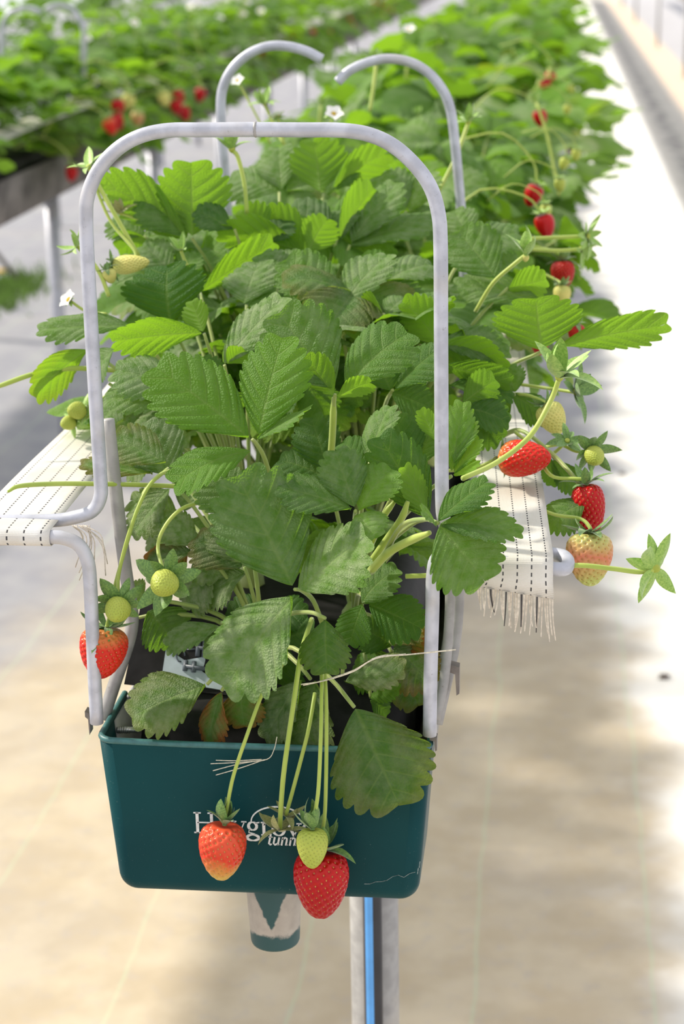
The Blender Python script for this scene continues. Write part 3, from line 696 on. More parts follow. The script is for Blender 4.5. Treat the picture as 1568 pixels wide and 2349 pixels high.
hero('A', (640, 1480, .09), [(640, 1480, 560, 1530, 0, 120, 0, '', DK), (650, 1480, 640, 1600, -1, 120, 0, '', DK), (645, 1470, 720, 1440, 0, 100, 0, '', DK)])
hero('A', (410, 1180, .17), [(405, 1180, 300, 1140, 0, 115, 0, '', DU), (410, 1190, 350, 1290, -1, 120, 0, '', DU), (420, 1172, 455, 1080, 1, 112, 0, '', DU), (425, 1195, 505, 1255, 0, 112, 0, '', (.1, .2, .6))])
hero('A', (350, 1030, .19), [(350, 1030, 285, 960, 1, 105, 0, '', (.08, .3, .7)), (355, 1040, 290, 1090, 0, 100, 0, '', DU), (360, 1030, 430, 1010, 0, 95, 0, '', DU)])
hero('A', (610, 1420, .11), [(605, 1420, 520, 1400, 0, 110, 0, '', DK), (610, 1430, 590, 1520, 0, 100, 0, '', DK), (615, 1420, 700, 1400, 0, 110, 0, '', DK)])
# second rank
hero('B', (515, 838, .20), [(512, 830, 645, 682, 4, 135, 0, '', (0, .5, .8)), (520, 832, 560, 800, 0, 60, 0, 'u', YG)])
hero('B', (425, 908, .19), [(418, 900, 266, 838, 0, 128, 0, '', (0, .4, .7)), (415, 925, 245, 905, -1, 90, 0, '', PL), (425, 930, 300, 985, -1, 90, 0, '', DU)])
hero('B', (302, 745, .28), [(300, 746, 90, 752, -1.5, 92, 0, '', (0, .4, .55))])
hero('B', (468, 765, .24), [(462, 762, 258, 780, -1.5, 105, 0, 'u', YG), (465, 760, 440, 690, 1, 60, 0, 'u', YG)])
hero('B', (200, 800, .26), [(198, 800, 76, 905, -2.5, 95, 0, 'u', (.1, 1, 0))])
hero('B', (388, 738, .31), [(388, 735, 378, 606, 2, 190, 0, '', (0, .02, .02))])
hero('B', (330, 800, .29), [(330, 795, 420, 750, 0, 90, 0, '', DK), (325, 800, 300, 870, -1, 90, 0, '', PL)])
hero('B2', (775, 706, .32), [(768, 701, 655, 596, 3.5, 128, 0, '', (0, .6, .35)), (782, 703, 884, 578, 3.5, 122, 0, '', (0, .5, .6)), (775, 712, 700, 745, -1, 70, 0, 'u', YG)])
hero('B', (565, 700, .34), [(558, 694, 590, 602, 4, 150, 0, '', (0, .45, .65)), (570, 700, 650, 690, 0, 70, 0, '', (0, .4, .3))])
hero('B2', (1008, 792, .27), [(1008, 790, 1165, 842, -1, 120, 0, 'u', (0, .9, .1)), (1010, 780, 1168, 800, 1, 110, 0, '', (0, .3, .4)), (1005, 785, 930, 690, 2, 100, 0, 'u', YG)])
hero('B2', (1244, 806, .30), [(1240, 802, 1228, 684, 0.5, 188, 0, 'u', (0, .75, 0)), (1282, 792, 1528, 742, -1, 96, 0, 'u', (0, .6, 0))])
hero('B2', (1165, 660, .40), [(1235, 682, 1042, 650, 1, 88, 0, '', (0, .35, .55)), (1140, 640, 1050, 530, 3, 125, 0, '', (0, .3, .4)), (1165, 665, 1252, 640, 0, 90, 0, 'u', (0, .7, .1))])
hero('B2', (1020, 830, .24), [(1018, 838, 1168, 880, 0, 85, 0, 'u', (0, .2, 0)), (1030, 880, 1175, 905, 0, 70, 0, '', DK)])
hero('B', (458, 672, .40), [(462, 666, 626, 556, 2, 88, 0, 'u', YG), (456, 665, 350, 640, 1, 80, 0, '', PL)])
hero('B2', (880, 720, .30), [(880, 720, 840, 690, 2, 70, 0, 'u', (0, .8, .2)), (885, 722, 925, 680, 1, 80, 0, '', (0, .5, .5)), (900, 730, 1000, 680, 1, 90, 0, '', (0, .35, .4))])
hero('C', (440, 546, .45), [(434, 541, 234, 410, 2, 128, 0, 'u', (0, .9, 0)), (442, 541, 438, 376, 2, 158, 0, 'u', (0, .85, 0)), (430, 540, 330, 440, 1.5, 110, 0, '', (0, .3, .3))])
hero('C', (538, 526, .45), [(534, 526, 450, 480, 0, 78, 0, '', (0, .05, .25))])
hero('C', (702, 582, .46), [(702, 577, 505, 530, 0, 110, 0, 'u', YG), (706, 577, 748, 500, 1, 90, 0, 'u', (0, .8, 0)), (700, 580, 620, 480, 2, 90, 0, 'u', (0, .8, 0))])
hero('C', (772, 548, .50), [(765, 546, 665, 470, 3, 105, 0, '', (0, .1, .4)), (776, 542, 855, 430, 4, 100, 0, 'u', YG), (780, 545, 780, 480, 3, 90, 0, '', (0, .3, .5))])
hero('C', (802, 562, .50), [(806, 560, 990, 495, 3, 118, 0, '', (0, .3, .45)), (806, 552, 905, 420, 4, 118, 0, '', (0, .35, .5))])

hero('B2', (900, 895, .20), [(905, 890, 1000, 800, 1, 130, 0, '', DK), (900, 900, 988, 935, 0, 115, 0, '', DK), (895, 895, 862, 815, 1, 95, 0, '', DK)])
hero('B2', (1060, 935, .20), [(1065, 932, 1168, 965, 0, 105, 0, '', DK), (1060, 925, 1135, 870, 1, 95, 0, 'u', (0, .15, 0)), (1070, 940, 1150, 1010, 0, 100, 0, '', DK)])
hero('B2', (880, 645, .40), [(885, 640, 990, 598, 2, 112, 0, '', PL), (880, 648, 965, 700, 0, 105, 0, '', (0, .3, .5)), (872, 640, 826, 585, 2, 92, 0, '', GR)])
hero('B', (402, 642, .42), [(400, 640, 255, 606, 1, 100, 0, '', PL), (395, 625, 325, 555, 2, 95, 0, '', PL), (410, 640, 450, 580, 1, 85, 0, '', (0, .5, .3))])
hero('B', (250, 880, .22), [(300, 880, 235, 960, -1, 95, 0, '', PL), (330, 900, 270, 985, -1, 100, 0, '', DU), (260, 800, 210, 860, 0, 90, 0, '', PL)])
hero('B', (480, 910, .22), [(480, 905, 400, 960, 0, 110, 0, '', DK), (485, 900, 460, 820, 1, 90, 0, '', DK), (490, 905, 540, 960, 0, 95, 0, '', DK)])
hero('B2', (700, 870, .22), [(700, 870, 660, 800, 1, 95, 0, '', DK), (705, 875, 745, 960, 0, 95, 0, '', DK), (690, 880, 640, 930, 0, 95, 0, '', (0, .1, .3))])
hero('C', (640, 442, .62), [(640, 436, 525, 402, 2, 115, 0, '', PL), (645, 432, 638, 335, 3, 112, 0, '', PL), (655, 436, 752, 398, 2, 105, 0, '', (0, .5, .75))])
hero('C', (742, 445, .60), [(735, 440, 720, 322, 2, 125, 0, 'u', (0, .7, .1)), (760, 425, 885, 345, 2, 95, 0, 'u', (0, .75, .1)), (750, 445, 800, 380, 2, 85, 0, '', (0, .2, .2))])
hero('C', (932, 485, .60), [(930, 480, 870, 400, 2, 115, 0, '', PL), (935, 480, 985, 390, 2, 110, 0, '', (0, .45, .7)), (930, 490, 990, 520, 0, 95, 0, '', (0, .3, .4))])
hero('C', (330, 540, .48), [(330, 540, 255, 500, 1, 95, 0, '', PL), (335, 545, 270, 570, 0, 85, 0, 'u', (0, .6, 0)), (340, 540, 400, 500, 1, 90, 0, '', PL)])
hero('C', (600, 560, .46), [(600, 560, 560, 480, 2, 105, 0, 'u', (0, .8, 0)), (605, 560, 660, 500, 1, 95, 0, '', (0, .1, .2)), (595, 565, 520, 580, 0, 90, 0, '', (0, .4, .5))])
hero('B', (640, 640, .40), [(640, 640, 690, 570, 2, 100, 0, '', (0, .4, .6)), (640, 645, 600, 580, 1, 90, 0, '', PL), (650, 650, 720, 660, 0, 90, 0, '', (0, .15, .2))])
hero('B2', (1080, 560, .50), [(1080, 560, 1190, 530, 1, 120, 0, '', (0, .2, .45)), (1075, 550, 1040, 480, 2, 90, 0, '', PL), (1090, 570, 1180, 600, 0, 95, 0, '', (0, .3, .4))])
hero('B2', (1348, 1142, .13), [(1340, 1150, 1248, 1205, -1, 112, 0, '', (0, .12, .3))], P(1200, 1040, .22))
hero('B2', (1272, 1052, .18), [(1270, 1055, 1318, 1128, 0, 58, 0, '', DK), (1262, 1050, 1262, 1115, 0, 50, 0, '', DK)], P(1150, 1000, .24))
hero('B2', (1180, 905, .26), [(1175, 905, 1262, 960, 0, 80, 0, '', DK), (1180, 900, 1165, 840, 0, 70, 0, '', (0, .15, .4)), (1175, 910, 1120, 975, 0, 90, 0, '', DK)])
# whole far leaves: petiole and three leaflets in one mesh
FARLEAF = []
for k in range(10):
    r_ = random.Random(500 + k); parts = []; V, Fc, UV = [], [], []
    H_ = 1.0
    lean = 0.2 + 0.11 * k
    top = Vector((0, math.sin(lean), math.cos(lean)))
    pv, pf = sweep(spline([Vector((0, 0, 0)), Vector((0, top.y * 0.35, top.z * 0.45)), top], 3), 0.009, 4, False)
    V += pv; Fc += pf; UV += [(0.5, 0.0)] * len(pv)
    out = Vector((0, 1, 0))
    for j, az in enumerate((0, 78 + r_.uniform(-12, 12), -78 + r_.uniform(-12, 12))):
        d = Matrix.Rotation(math.radians(az), 3, 'Z') @ out
        d = (d + Vector((0, 0, r_.uniform(-0.45, 0.55)))).normalized()
        g, f, u = leaflet_geo(900 + k * 3 + j, rt=2, C=2, fold=r_.uniform(.05, .5), bend=r_.uniform(.1, .6), droop=.3, wave=.05, pleat=.02, teeth=.06)
        m_ = leafmat(top, top + d * 0.34, 0.30, Vector((0, 0.25, 1)), r_.uniform(-25, 25))
        b0 = len(V); V += [m_ @ v for v in g]; Fc += [tuple(i + b0 for i in q) for q in f]; UV += u
    FARLEAF.append(mesh('far_leaf_%d' % k, V, Fc, M['leaf_far'], True, UV))

def rnd_leafcol(r_):
    k = r_.random()
    return (0 if r_.random() < .95 else r_.uniform(.05, .16), r_.uniform(.25, 1.0), r_.uniform(.05, .75), 1)
def near_plant(loc, label, group, nl, r_, zmin=.2):
    p = thing('strawberry_plant', loc, label, 'plant', group); obj('crown', CROWN, p); fill_near(p, nl, r_); return p
def fill_near(p, nl, r_, lean=(0.15, 1.05), lrange=(0.20, 0.34), ok=None):
    for k in range(nl):
        for tries in range(12):
            az = r_.uniform(0, 6.283); ln = lean[0] + (lean[1] - lean[0]) * r_.random() ** 0.8; L = r_.uniform(*lrange) * (1.0 - 0.25 * ln / 1.1)
            d = Vector((math.sin(ln) * math.cos(az) * 0.85, math.sin(ln) * math.sin(az), math.cos(ln)))
            nd = p.location + d * L
            if ok is None or ok(nd): break
        else: continue
        lf = petiole(p, nd); base_dir = Vector((math.cos(az), math.sin(az), 0)); c = rnd_leafcol(r_)
        nrm = (UP + base_dir * r_.uniform(0.0, 0.7) + Vector((r_.uniform(-.35, .35), r_.uniform(-.5, .25), 0))).normalized()
        sz = r_.uniform(0.060, 0.086)
        for j, a in enumerate((0, 1.35 + r_.uniform(-.25, .25), -1.35 + r_.uniform(-.25, .25))):
            e = Matrix.Rotation(a, 3, 'Z') @ base_dir
            e = (e - nrm * e.dot(nrm)).normalized() + nrm * r_.uniform(-.25, .45)
            m_ = leafmat(nd, nd + e.normalized() * sz * (1.0 if j == 0 else .92), sz * r_.uniform(.76, .92), nrm, r_.uniform(-22, 22)); m_.translation -= p.location
            o_ = obj('leaflet', LF[r_.randrange(10)], lf, m_); o_.color = c
rp = random.Random(21)
for k_ in ('B', 'B2', 'C'): fill_near(PLANT[k_], 14, rp, (0.1, 0.95), (0.16, 0.29), lambda q: q.y > 0.33)
fill_near(PLANT['A2'], 4, rp, (0.2, 0.9), (0.08, 0.13), lambda q: q.y > 0.2)
lab1 = 'strawberry plant in the middle row around the second hoop'
near = []
for k in range(11):
    y = 0.58 + 0.145 * k; x = (0.07 if k % 2 else -0.09) + rp.uniform(-.02, .02)
    near_plant((x, y, zc), ('first', 'second', 'third', 'fourth', 'fifth', 'sixth')[k // 2] + ' strawberry plant from the front in the ' + ('right' if k % 2 else 'left') + ' file around the second hoop', 'plants around the second hoop', 22, rp)

def far_plant(loc, label, group, nl, r_, h=(0.20, 0.33), drape=0):
    p = thing('strawberry_plant', loc, label, 'plant', group)
    for k in range(nl):
        o_ = obj('leaf', FARLEAF[r_.randrange(10)], p)
        s_ = r_.uniform(*h); o_.scale = (s_, s_, s_); o_.rotation_euler = (r_.uniform(-.2, .2), r_.uniform(-.2, .2), r_.uniform(0, 6.283)); o_.color = rnd_leafcol(r_)
    for k in range(drape):          # leaves hanging out over the near side
        o_ = obj('leaf', FARLEAF[r_.choice((7, 8, 9))], p); s_ = r_.uniform(.20, .29); o_.scale = (s_, s_, s_)
        o_.rotation_euler = (-r_.uniform(.1, .7), 0, -math.pi / 2 + r_.uniform(-.6, .6)); o_.rotation_mode = 'XYZ'; o_.color = rnd_leafcol(r_)
    return p
rf = random.Random(5)
y = 2.2; k = 0
while y < 12.5:
    far_plant(((-0.08 if k % 2 else 0.08) + rf.uniform(-.03, .03), y, zc), 'strawberry plant far back in the middle row', 'far plants of the middle row', 18 if y < 6 else 11, rf); y += 0.15 if y < 6 else 0.24; k += 1

# grow bags in the middle row
def bag(x, y0, y1, label, group=None, zt=1.135):
    o_ = thing('grow_bag', (x, (y0 + y1) / 2, ZB + .01), label, 'grow bag', group)
    V, Fc = [], []; n = 16; m_ = 10; L = (y1 - y0)
    for i in range(m_ + 1):
        f = i / m_; e = min(1.0, min(f, 1 - f) * 9 + 0.55)
        for k in range(n):
            a = 2 * math.pi * k / n; ca, sa = math.cos(a), math.sin(a)
            xx = 0.117 * math.copysign(abs(ca) ** 0.35, ca); zz = ((zt - ZB - .012) / 2) * math.copysign(abs(sa) ** 0.45, sa) * e
            V.append(Vector((xx * (0.96 + .03 * math.sin(i * 2.1 + k)), -L / 2 + L * f, (zt - ZB - .012) / 2 + zz)))
    for i in range(m_):
        for k in range(n): Fc.append((i * n + k, i * n + (k + 1) % n, (i + 1) * n + (k + 1) % n, (i + 1) * n + k))
    Fc.append(tuple(range(n - 1, -1, -1))); Fc.append(tuple(m_ * n + k for k in range(n)))
    obj('bag_body', mesh('bag_body', V, Fc, M['bag']), o_); return o_
gb = bag(0, 0.05, 1.0, 'black plastic grow bag with pale blue print in the front of the trough')
for k in range(5): bag(0, 1.02 + k, 2.0 + k, 'black grow bag in the middle row, covered by leaves', 'grow bags under the leaves of the middle row')
for k in range(6): bag(-1.45, 3.6 + k, 4.58 + k, 'black grow bag in the left row, covered by leaves', 'grow bags under the leaves of the left row')
# raised end flap of the bag with its printed panel
def quad_panel(name, pts, mat, parent, th=0.0015):
    base = parent.location; n_ = (pts[1] - pts[0]).cross(pts[3] - pts[0]).normalized() * th
    V = [p - base for p in pts] + [p - base + n_ for p in pts]
    return obj(name, mesh(name, V, [(0, 1, 2, 3), (7, 6, 5, 4), (0, 4, 5, 1), (1, 5, 6, 2), (2, 6, 7, 3), (3, 7, 4, 0)], mat, False), parent)
quad_panel('bag_flap', [P(285, 1570, .07), P(560, 1600, .07), P(560, 1400, .12), P(325, 1380, .12)], M['bag'], gb)
lbl = quad_panel('printed_panel', [P(370, 1560, .072), P(540, 1590, .072), P(540, 1470, .102), P(385, 1460, .102)], M['bag_white'], gb)
def on_panel(u, v): return (P(370, 1560, .0705).lerp(P(540, 1590, .0705), u)).lerp(P(385, 1460, .1005).lerp(P(540, 1470, .1005), u), v)
def ink(pts, w):
    ps = [on_panel(*q) for q in pts]; V, Fc = sweep(ps, w, 5); return [v - gb.location for v in V], Fc
parts = [ink([(.22 + .06 * math.cos(a / 8 * 5), .60 + .14 * math.sin(a / 8 * 5)) for a in range(9)], .0007), ink([(.24, .88), (.40, .92)], .0007), ink([(.30, .74), (.42, .77)], .0007),
         ink([(.46, .62), (.46, .98)], .0022), ink([(.55, .62), (.55, .98)], .0022), ink([(.46, .80), (.72, .80)], .0022), ink([(.30, .28), (.30, .50)], .0022), ink([(.42, .28), (.42, .50)], .0022), ink([(.30, .38), (.70, .38)], .0022)]
V, Fc = join(parts); obj('printed_letters', mesh('printed_letters', V, Fc, M['ink']), gb)

# ------------------------------------------------------------------ fruit
def berry_geo(seed, nseeds, seg=144, ring=92, wide=0.80, dim=0.034):
    r_ = random.Random(seed)
    def prof(h): 
        hh_ = h ** 0.66; return 0.5 * wide * math.sqrt(max(0, 1 - (2 * hh_ - 1) ** 2)) ** 0.92 * (1 - 0.16 * h * h)
    hs = [0.5 - 0.5 * math.cos(math.pi * i / ring) for i in range(ring + 1)]
    bump = [r_.uniform(-.03, .03) for _ in range(4)]
    def shape(h, a): return prof(h) * (1 + bump[0] * math.cos(2 * a + 1) + bump[1] * math.cos(3 * a) + bump[2] * math.sin(a))
    # area-even seeds
    fine = np.linspace(0.02, 0.985, 400); rr = np.array([prof(h) for h in fine]); ds = np.hypot(np.gradient(fine), np.gradient(rr)); ar = np.cumsum(rr * ds); ar /= ar[-1]
    S = []
    for k in range(nseeds):
        h = float(np.interp((k + .5) / nseeds, ar, fine)); a = k * 2.39996 + r_.uniform(-.04, .04)
        S.append((h, a))
    V = []
    for h in hs:
        for k in range(seg):
            a = 2 * math.pi * k / seg; q = shape(h, a); V.append((q * math.cos(a), q * math.sin(a), -h + 0.05 * math.exp(-((q / .12) ** 2)) * (-1 if h < .3 else 0)))
    V = np.array(V)
    SP = np.array([(shape(h, a) * math.cos(a), shape(h, a) * math.sin(a), -h) for h, a in S])
    C_ = np.array([0, 0, -0.42]); Nn = V - C_; Nn /= np.linalg.norm(Nn, axis=1)[:, None]
    d = np.min(np.linalg.norm(V[:, None, :] - SP[None], axis=2), axis=1)
    sig = 0.9 * wide / math.sqrt(nseeds); V = V - Nn * (dim * np.exp(-(d / (sig * .70)) ** 2))[:, None]
    Fc = [(i * seg + (k + 1) % seg, i * seg + k, (i + 1) * seg + k, (i + 1) * seg + (k + 1) % seg) for i in range(ring) for k in range(seg)]
    Fc = [f[::-1] for f in Fc]
    SV, SF = [], []
    for p in SP:
        n_ = Vector(p - C_).normalized(); c = Vector(p) - n_ * dim * .85; dn = Vector((0, 0, -1)); dn = (dn - n_ * dn.dot(n_)).normalized(); sd = n_.cross(dn); L, w_, h_ = sig * .38, sig * .22, sig * .20
        b0 = len(SV); SV += [c + dn * L, c + sd * w_, c - dn * L, c - sd * w_, c + n_ * h_, c + dn * L * .6 + sd * w_ * .7, c - dn * L * .6 + sd * w_ * .8, c - dn * L * .6 - sd * w_ * .8, c + dn * L * .6 - sd * w_ * .7]
        rim = [0, 5, 1, 6, 2, 7, 3, 8]
        for i in range(8): SF.append((b0 + rim[i], b0 + rim[(i + 1) % 8], b0 + 4))
    return V, Fc, SV, SF
BG = {'big': berry_geo(1, 250, wide=0.84), 'mid': berry_geo(2, 200, wide=0.88), 'small': berry_geo(3, 210, 110, 72, wide=0.84, dim=.028), 'round': berry_geo(4, 220, 96, 64, wide=0.98, dim=.026), 'low': berry_geo(5, 45, 20, 14, wide=0.84, dim=.0)}
BMESH = {}
def bmesh_for(shape, kind):
    if (shape, kind) not in BMESH:
        V, Fc, SV, SF = BG[shape]
        BMESH[(shape, kind)] = (mesh('fruit', V, Fc, M[kind]), mesh('seeds', SV, SF, M['seed_g' if kind in ('green', 'cream') else 'seed_y']))
    return BMESH[(shape, kind)]
def sepal_geo(curl, width=.34):
    V, Fc = [], []; n = 8
    for i in range(n + 1):
        t_ = i / n; w = width * 0.5 * (math.sin(math.pi * min(1, t_ * .92 + .08)) ** .8) * (1 - .15 * t_)
        a = curl * t_; y = math.sin(a) / curl if abs(curl) > .01 else t_; z = (1 - math.cos(a)) / curl if abs(curl) > .01 else 0
        for c in (-1, -.5, 0, .5, 1): V.append(Vector((w * c, y, z + .35 * abs(w * c))))
    for i in range(n):
        for c in range(4): Fc.append((i * 5 + c, i * 5 + c + 1, (i + 1) * 5 + c + 1, (i + 1) * 5 + c))
    return V, Fc
SEP = {}
for mk in ('sepal', 'sepal_lt', 'sepal_dry'):
    SEP[mk] = [mesh('sepal', *sepal_geo(c, w), M[mk]) for c, w in ((.6, .38), (1.0, .44), (-.5, .40), (.2, .46), (1.3, .34), (-1.0, .38))]
V, Fc = lathe([(0.0, -.12), (.25, -.10), (.34, 0.0), (.2, .12), (.1, .2)], 10, True, False); RECEPT = {k: mesh('receptacle', V, Fc, M[k]) for k in ('sepal', 'sepal_lt', 'sepal_dry')}

def calyx(parent, at, axis, R, n, lift, mk, r_, name='calyx'):
    """at in parent's space; axis points from fruit to stalk; lift: angle of sepals above the plane (rad)"""
    z = axis.normalized(); x = z.orthogonal().normalized(); y = z.cross(x)
    m_ = Matrix((x, y, z)).transposed().to_4x4(); m_.translation = at
    cx = obj(name, RECEPT[mk], parent, m_ @ Matrix.Scale(R * .30, 4))
    for k in range(n):
        a = 2 * math.pi * k / n + r_.uniform(-.2, .2); L = R * r_.uniform(.95, 1.35) * (1 if k % 2 else .85)
        lf_ = lift + r_.uniform(-.25, .3)
        ml = Matrix.Rotation(a, 4, 'Z') @ Matrix.Translation((0, R * .05, 0)) @ Matrix.Rotation(lf_, 4, 'X') @ Matrix.Diagonal((L, L, L, 1))
        s_ = obj('sepal', r_.choice(SEP[mk]), cx, Matrix.Scale(1 / (R * .30), 4) @ ml)
    return cx
rb = random.Random(77)
def berry(label, top, tip, Ytop, Ytip, kind, shape, wpx=None, stalk=None, nsep=10, lift=.2, sepR=None, mk='sepal', spin=0, cat='strawberry', sr=.0016, group=None):
    """top/tip: pixels of shoulder and tip"""
    a = P(top[0], top[1], Ytop); b = P(tip[0], tip[1], Ytip); d = b - a; L = d.length
    o_ = thing('strawberry', a, label, cat, group)
    z = -d.normalized(); x = (CAM - a).cross(z).normalized(); y = z.cross(x)
    W_ = wpx * pxm(a) if wpx else L * .84
    wid = {'big': .84, 'mid': .88, 'small': .84, 'round': .98, 'low': .84}[shape]
    m_ = Matrix((x * W_ / wid, y * W_ / wid, z * L)).transposed().to_4x4() @ Matrix.Rotation(spin, 4, 'Z')
    f, s_ = bmesh_for(shape, kind); fo = obj('fruit', f, o_, m_)
    so = obj('seeds', s_, fo); so['kind'] = 'stuff'
    calyx(o_, z * L * 0.0, z, sepR * pxm(a) if sepR else W_ * .62, nsep, lift, mk, rb)
    if stalk:
        pts = [P(*q) - a for q in stalk] + [z * L * .10, z * L * .02]
        V, Fc = sweep(spline(pts, 6), lambda q: sr * (1.0 + .25 * (q > .97)), 8); obj('stalk', mesh('stalk', V, Fc, M['stalk']), o_)
    return o_
berry('orange-red strawberry with a yellowish tip hanging left before the green end cap', (515, 1892), (505, 2018), -.030, -.034, 'orange', 'mid', 112, [(650, 1520, .02), (625, 1560, .0), (602, 1590, -.014), (565, 1690, -.028), (535, 1780, -.030), (521, 1850, -.030)], 9, .95, 58)
berry('large deep red strawberry hanging lowest, below the drain edge of the green end cap', (735, 1952), (735, 2106), -.030, -.036, 'red', 'big', 134, [(735, 1440, .05), (744, 1540, .005), (748, 1620, -.016), (748, 1750, -.032), (745, 1860, -.030), (738, 1915, -.028)], 10, .55, 80, spin=.7)
berry('small yellow-green unripe strawberry hanging in front of the large red one', (716, 1902), (716, 1992), -.050, -.056, 'green', 'small', 76, [(730, 1440, .045), (737, 1540, .0), (737, 1610, -.02), (735, 1700, -.040), (729, 1820, -.048)], 9, .7, 62, spin=.3)
# spent calyx between them
def bud(name, label, at, Y, axis, R, n, lift, mk, stalk=None, core='green', coreR=.35, sr=.0016, cat='bud', group=None):
    a = P(at[0], at[1], Y); o_ = thing(name, a, label, cat, group)
    ax = Vector(axis).normalized(); Rm = R * pxm(a); calyx(o_, Vector((0, 0, 0)), ax, Rm, n, lift, mk, rb)
    if core:
        z = ax; x = z.orthogonal().normalized(); y_ = z.cross(x); s_ = Rm * coreR
        f, sd = bmesh_for('round' if R > 30 else 'low', core); m_ = Matrix((x * s_, y_ * s_, z * s_ * .9)).transposed().to_4x4(); m_.translation = z * s_ * .55 if lift > 0 and core == 'green' and stalk and ax.z > 0 else -z * s_ * .0
        fo = obj('young_fruit', f, o_, m_); so = obj('seeds', sd, fo); so['kind'] = 'stuff'
    if stalk:
        pts = [P(*q) - a for q in stalk] + [Vector((0, 0, 0))]
        V, Fc = sweep(spline(pts, 6), sr, 8); obj('stalk', mesh('stalk', V, Fc, M['stalk']), o_)
    return o_
bud('spent_calyx', 'withered calyx without fruit hanging between the front strawberries', (642, 1905), -.032, (0.05, .1, 1), 62, 9, .15, 'sepal_dry', [(715, 1420, .04), (698, 1470, .01), (688, 1510, -.006), (672, 1620, -.024), (652, 1760, -.031), (644, 1850, -.032)], None, cat='calyx', sr=.0021)
bud('spent_calyx', 'small withered calyx on a short stalk just behind the other spent one', (655, 1872), -.022, (0.3, .1, 1), 40, 7, .1, 'sepal_dry', [(722, 1590, .02), (708, 1670, -.004), (690, 1742, -.014), (672, 1810, -.020)], None, cat='calyx', sr=.0017)
# left side
berry('bright red strawberry hanging behind the left leg of the front hoop', (245, 1440), (228, 1556), .02, .012, 'scarlet', 'big', 116, [(385, 1075, .12), (330, 1130, .08), (290, 1250, .05), (262, 1350, .03), (252, 1410, .022)], 9, .0, 62)
def gberry(label, at, Y, r, R, stalk, n=10, toward=(0, -1, .1), kind='green', lift=-.15, mk='sepal', group=None):
    """unripe fruit seen end-on inside a spread calyx"""
    a = P(at[0], at[1], Y); o_ = thing('strawberry', a, label, 'strawberry', group); z = -Vector(toward).normalized(); s_ = r * 2 * pxm(a)
    x = z.orthogonal().normalized(); y_ = z.cross(x); m_ = Matrix((x * s_, y_ * s_, z * s_)).transposed().to_4x4()
    m_.translation = z * s_ * .35
    f, sd = bmesh_for('round', kind); fo = obj('fruit', f, o_, m_); so = obj('seeds', sd, fo); so['kind'] = 'stuff'
    calyx(o_, z * s_ * .38, z, R * pxm(a), n, lift, mk, rb)
    if stalk:
        pts = [P(*q) - a for q in stalk] + [z * s_ * .42]
        V, Fc = sweep(spline(pts, 6), .0016, 8); obj('stalk', mesh('stalk', V, Fc, M['stalk']), o_)
    return o_
gberry('round green unripe strawberry in a spread star of sepals left of the front leaf', (377, 1338), .0, 34, 80, [(475, 1150, .08), (420, 1165, .06), (380, 1205, .05), (362, 1258, .04)], 11)
gberry('small round green strawberry beside the left hoop leg above the red one', (270, 1398), .005, 31, 62, [(480, 1110, .1), (400, 1080, .09), (345, 1110, .06), (300, 1210, .04), (272, 1320, .03)], 9, (0.1, -1, -.15))
# right side over the tape
berry('orange-red strawberry lying on the right webbing tape', (1150, 1052), (1262, 1050), .17, .15, 'scarlet', 'mid', 88, [(1020, 1080, .2), (1085, 1075, .18)], 8, -.3, 45, spin=1.2)
berry('glossy red strawberry hanging just outside the right tape', (1345, 1112), (1358, 1232), .14, .135, 'red', 'mid', 78, [(1180, 990, .2), (1225, 1030, .18), (1262, 1090, .15), (1320, 1098, .14)], 8, .4, 52)
berry('half-ripe pink and green strawberry hanging below the red one right of the tape', (1352, 1222), (1352, 1345), .08, .07, 'pink', 'mid', 108, [(1200, 1150, .14), (1270, 1180, .11), (1330, 1190, .09)], 9, .2, 60, spin=.5)
berry('pale green unripe strawberry at the edge of the right tape below the long stalk bud', (1250, 928), (1285, 995), .24, .23, 'cream', 'small', 68, [(1120, 905, .28), (1200, 905, .26)], 8, .2, 40)
bud('strawberry_bud', 'upright leafy calyx at the end of a long pale stalk above the right tape', (1282, 868), .12, (.05, -.15, 1), 92, 9, .75, 'sepal_lt', [(1060, 1098, .05), (1140, 1060, .08), (1215, 1000, .10), (1262, 920, .12)], 'green', .25, .0022)
bud('strawberry_bud', 'spread green calyx on a thin yellow stalk at the right edge of the photograph', (1505, 1305), .02, (-.55, .75, .15), 88, 10, .15, 'sepal_lt', [(930, 1322, .045), (1040, 1318, .04), (1180, 1312, .03), (1310, 1297, .01), (1400, 1304, .012), (1465, 1312, .018)], 'green', .28, .0021)
gberry('tiny green strawberry in a curled calyx right of the orange-red one', (1362, 1045), .17, 24, 55, [(1220, 1035, .22), (1280, 1020, .2), (1320, 1035, .19)], 8, (.3, -1, -.3))
bud('strawberry_bud', 'small star-shaped calyx between the lying orange-red berry and the tiny green one', (1300, 1012), .19, (.1, -.7, .6), 42, 8, .35, 'sepal', [(1200, 1055, .22), (1260, 1045, .2)], 'green', .3)
bud('strawberry_bud', 'dark green spiky calyx behind the long stalk right of the tape', (1318, 900), .26, (.6, -.3, .3), 58, 9, .3, 'sepal', [(1180, 880, .3), (1250, 890, .28)], 'green', .3)
bud('strawberry_bud', 'bright green opening bud above the wide leaf on the right', (1205, 585), .36, (.05, -.1, 1), 60, 7, .85, 'sepal_lt', [(1090, 715, .38), (1130, 650, .37), (1180, 605, .36)], 'cream', .3, .002)
bud('strawberry_bud', 'green spiky calyx farthest out over the white path', (1345, 542), .62, (.9, -.3, .2), 46, 9, .35, 'sepal_lt', [(1200, 548, .6), (1270, 545, .61)], 'green', .3, .002)
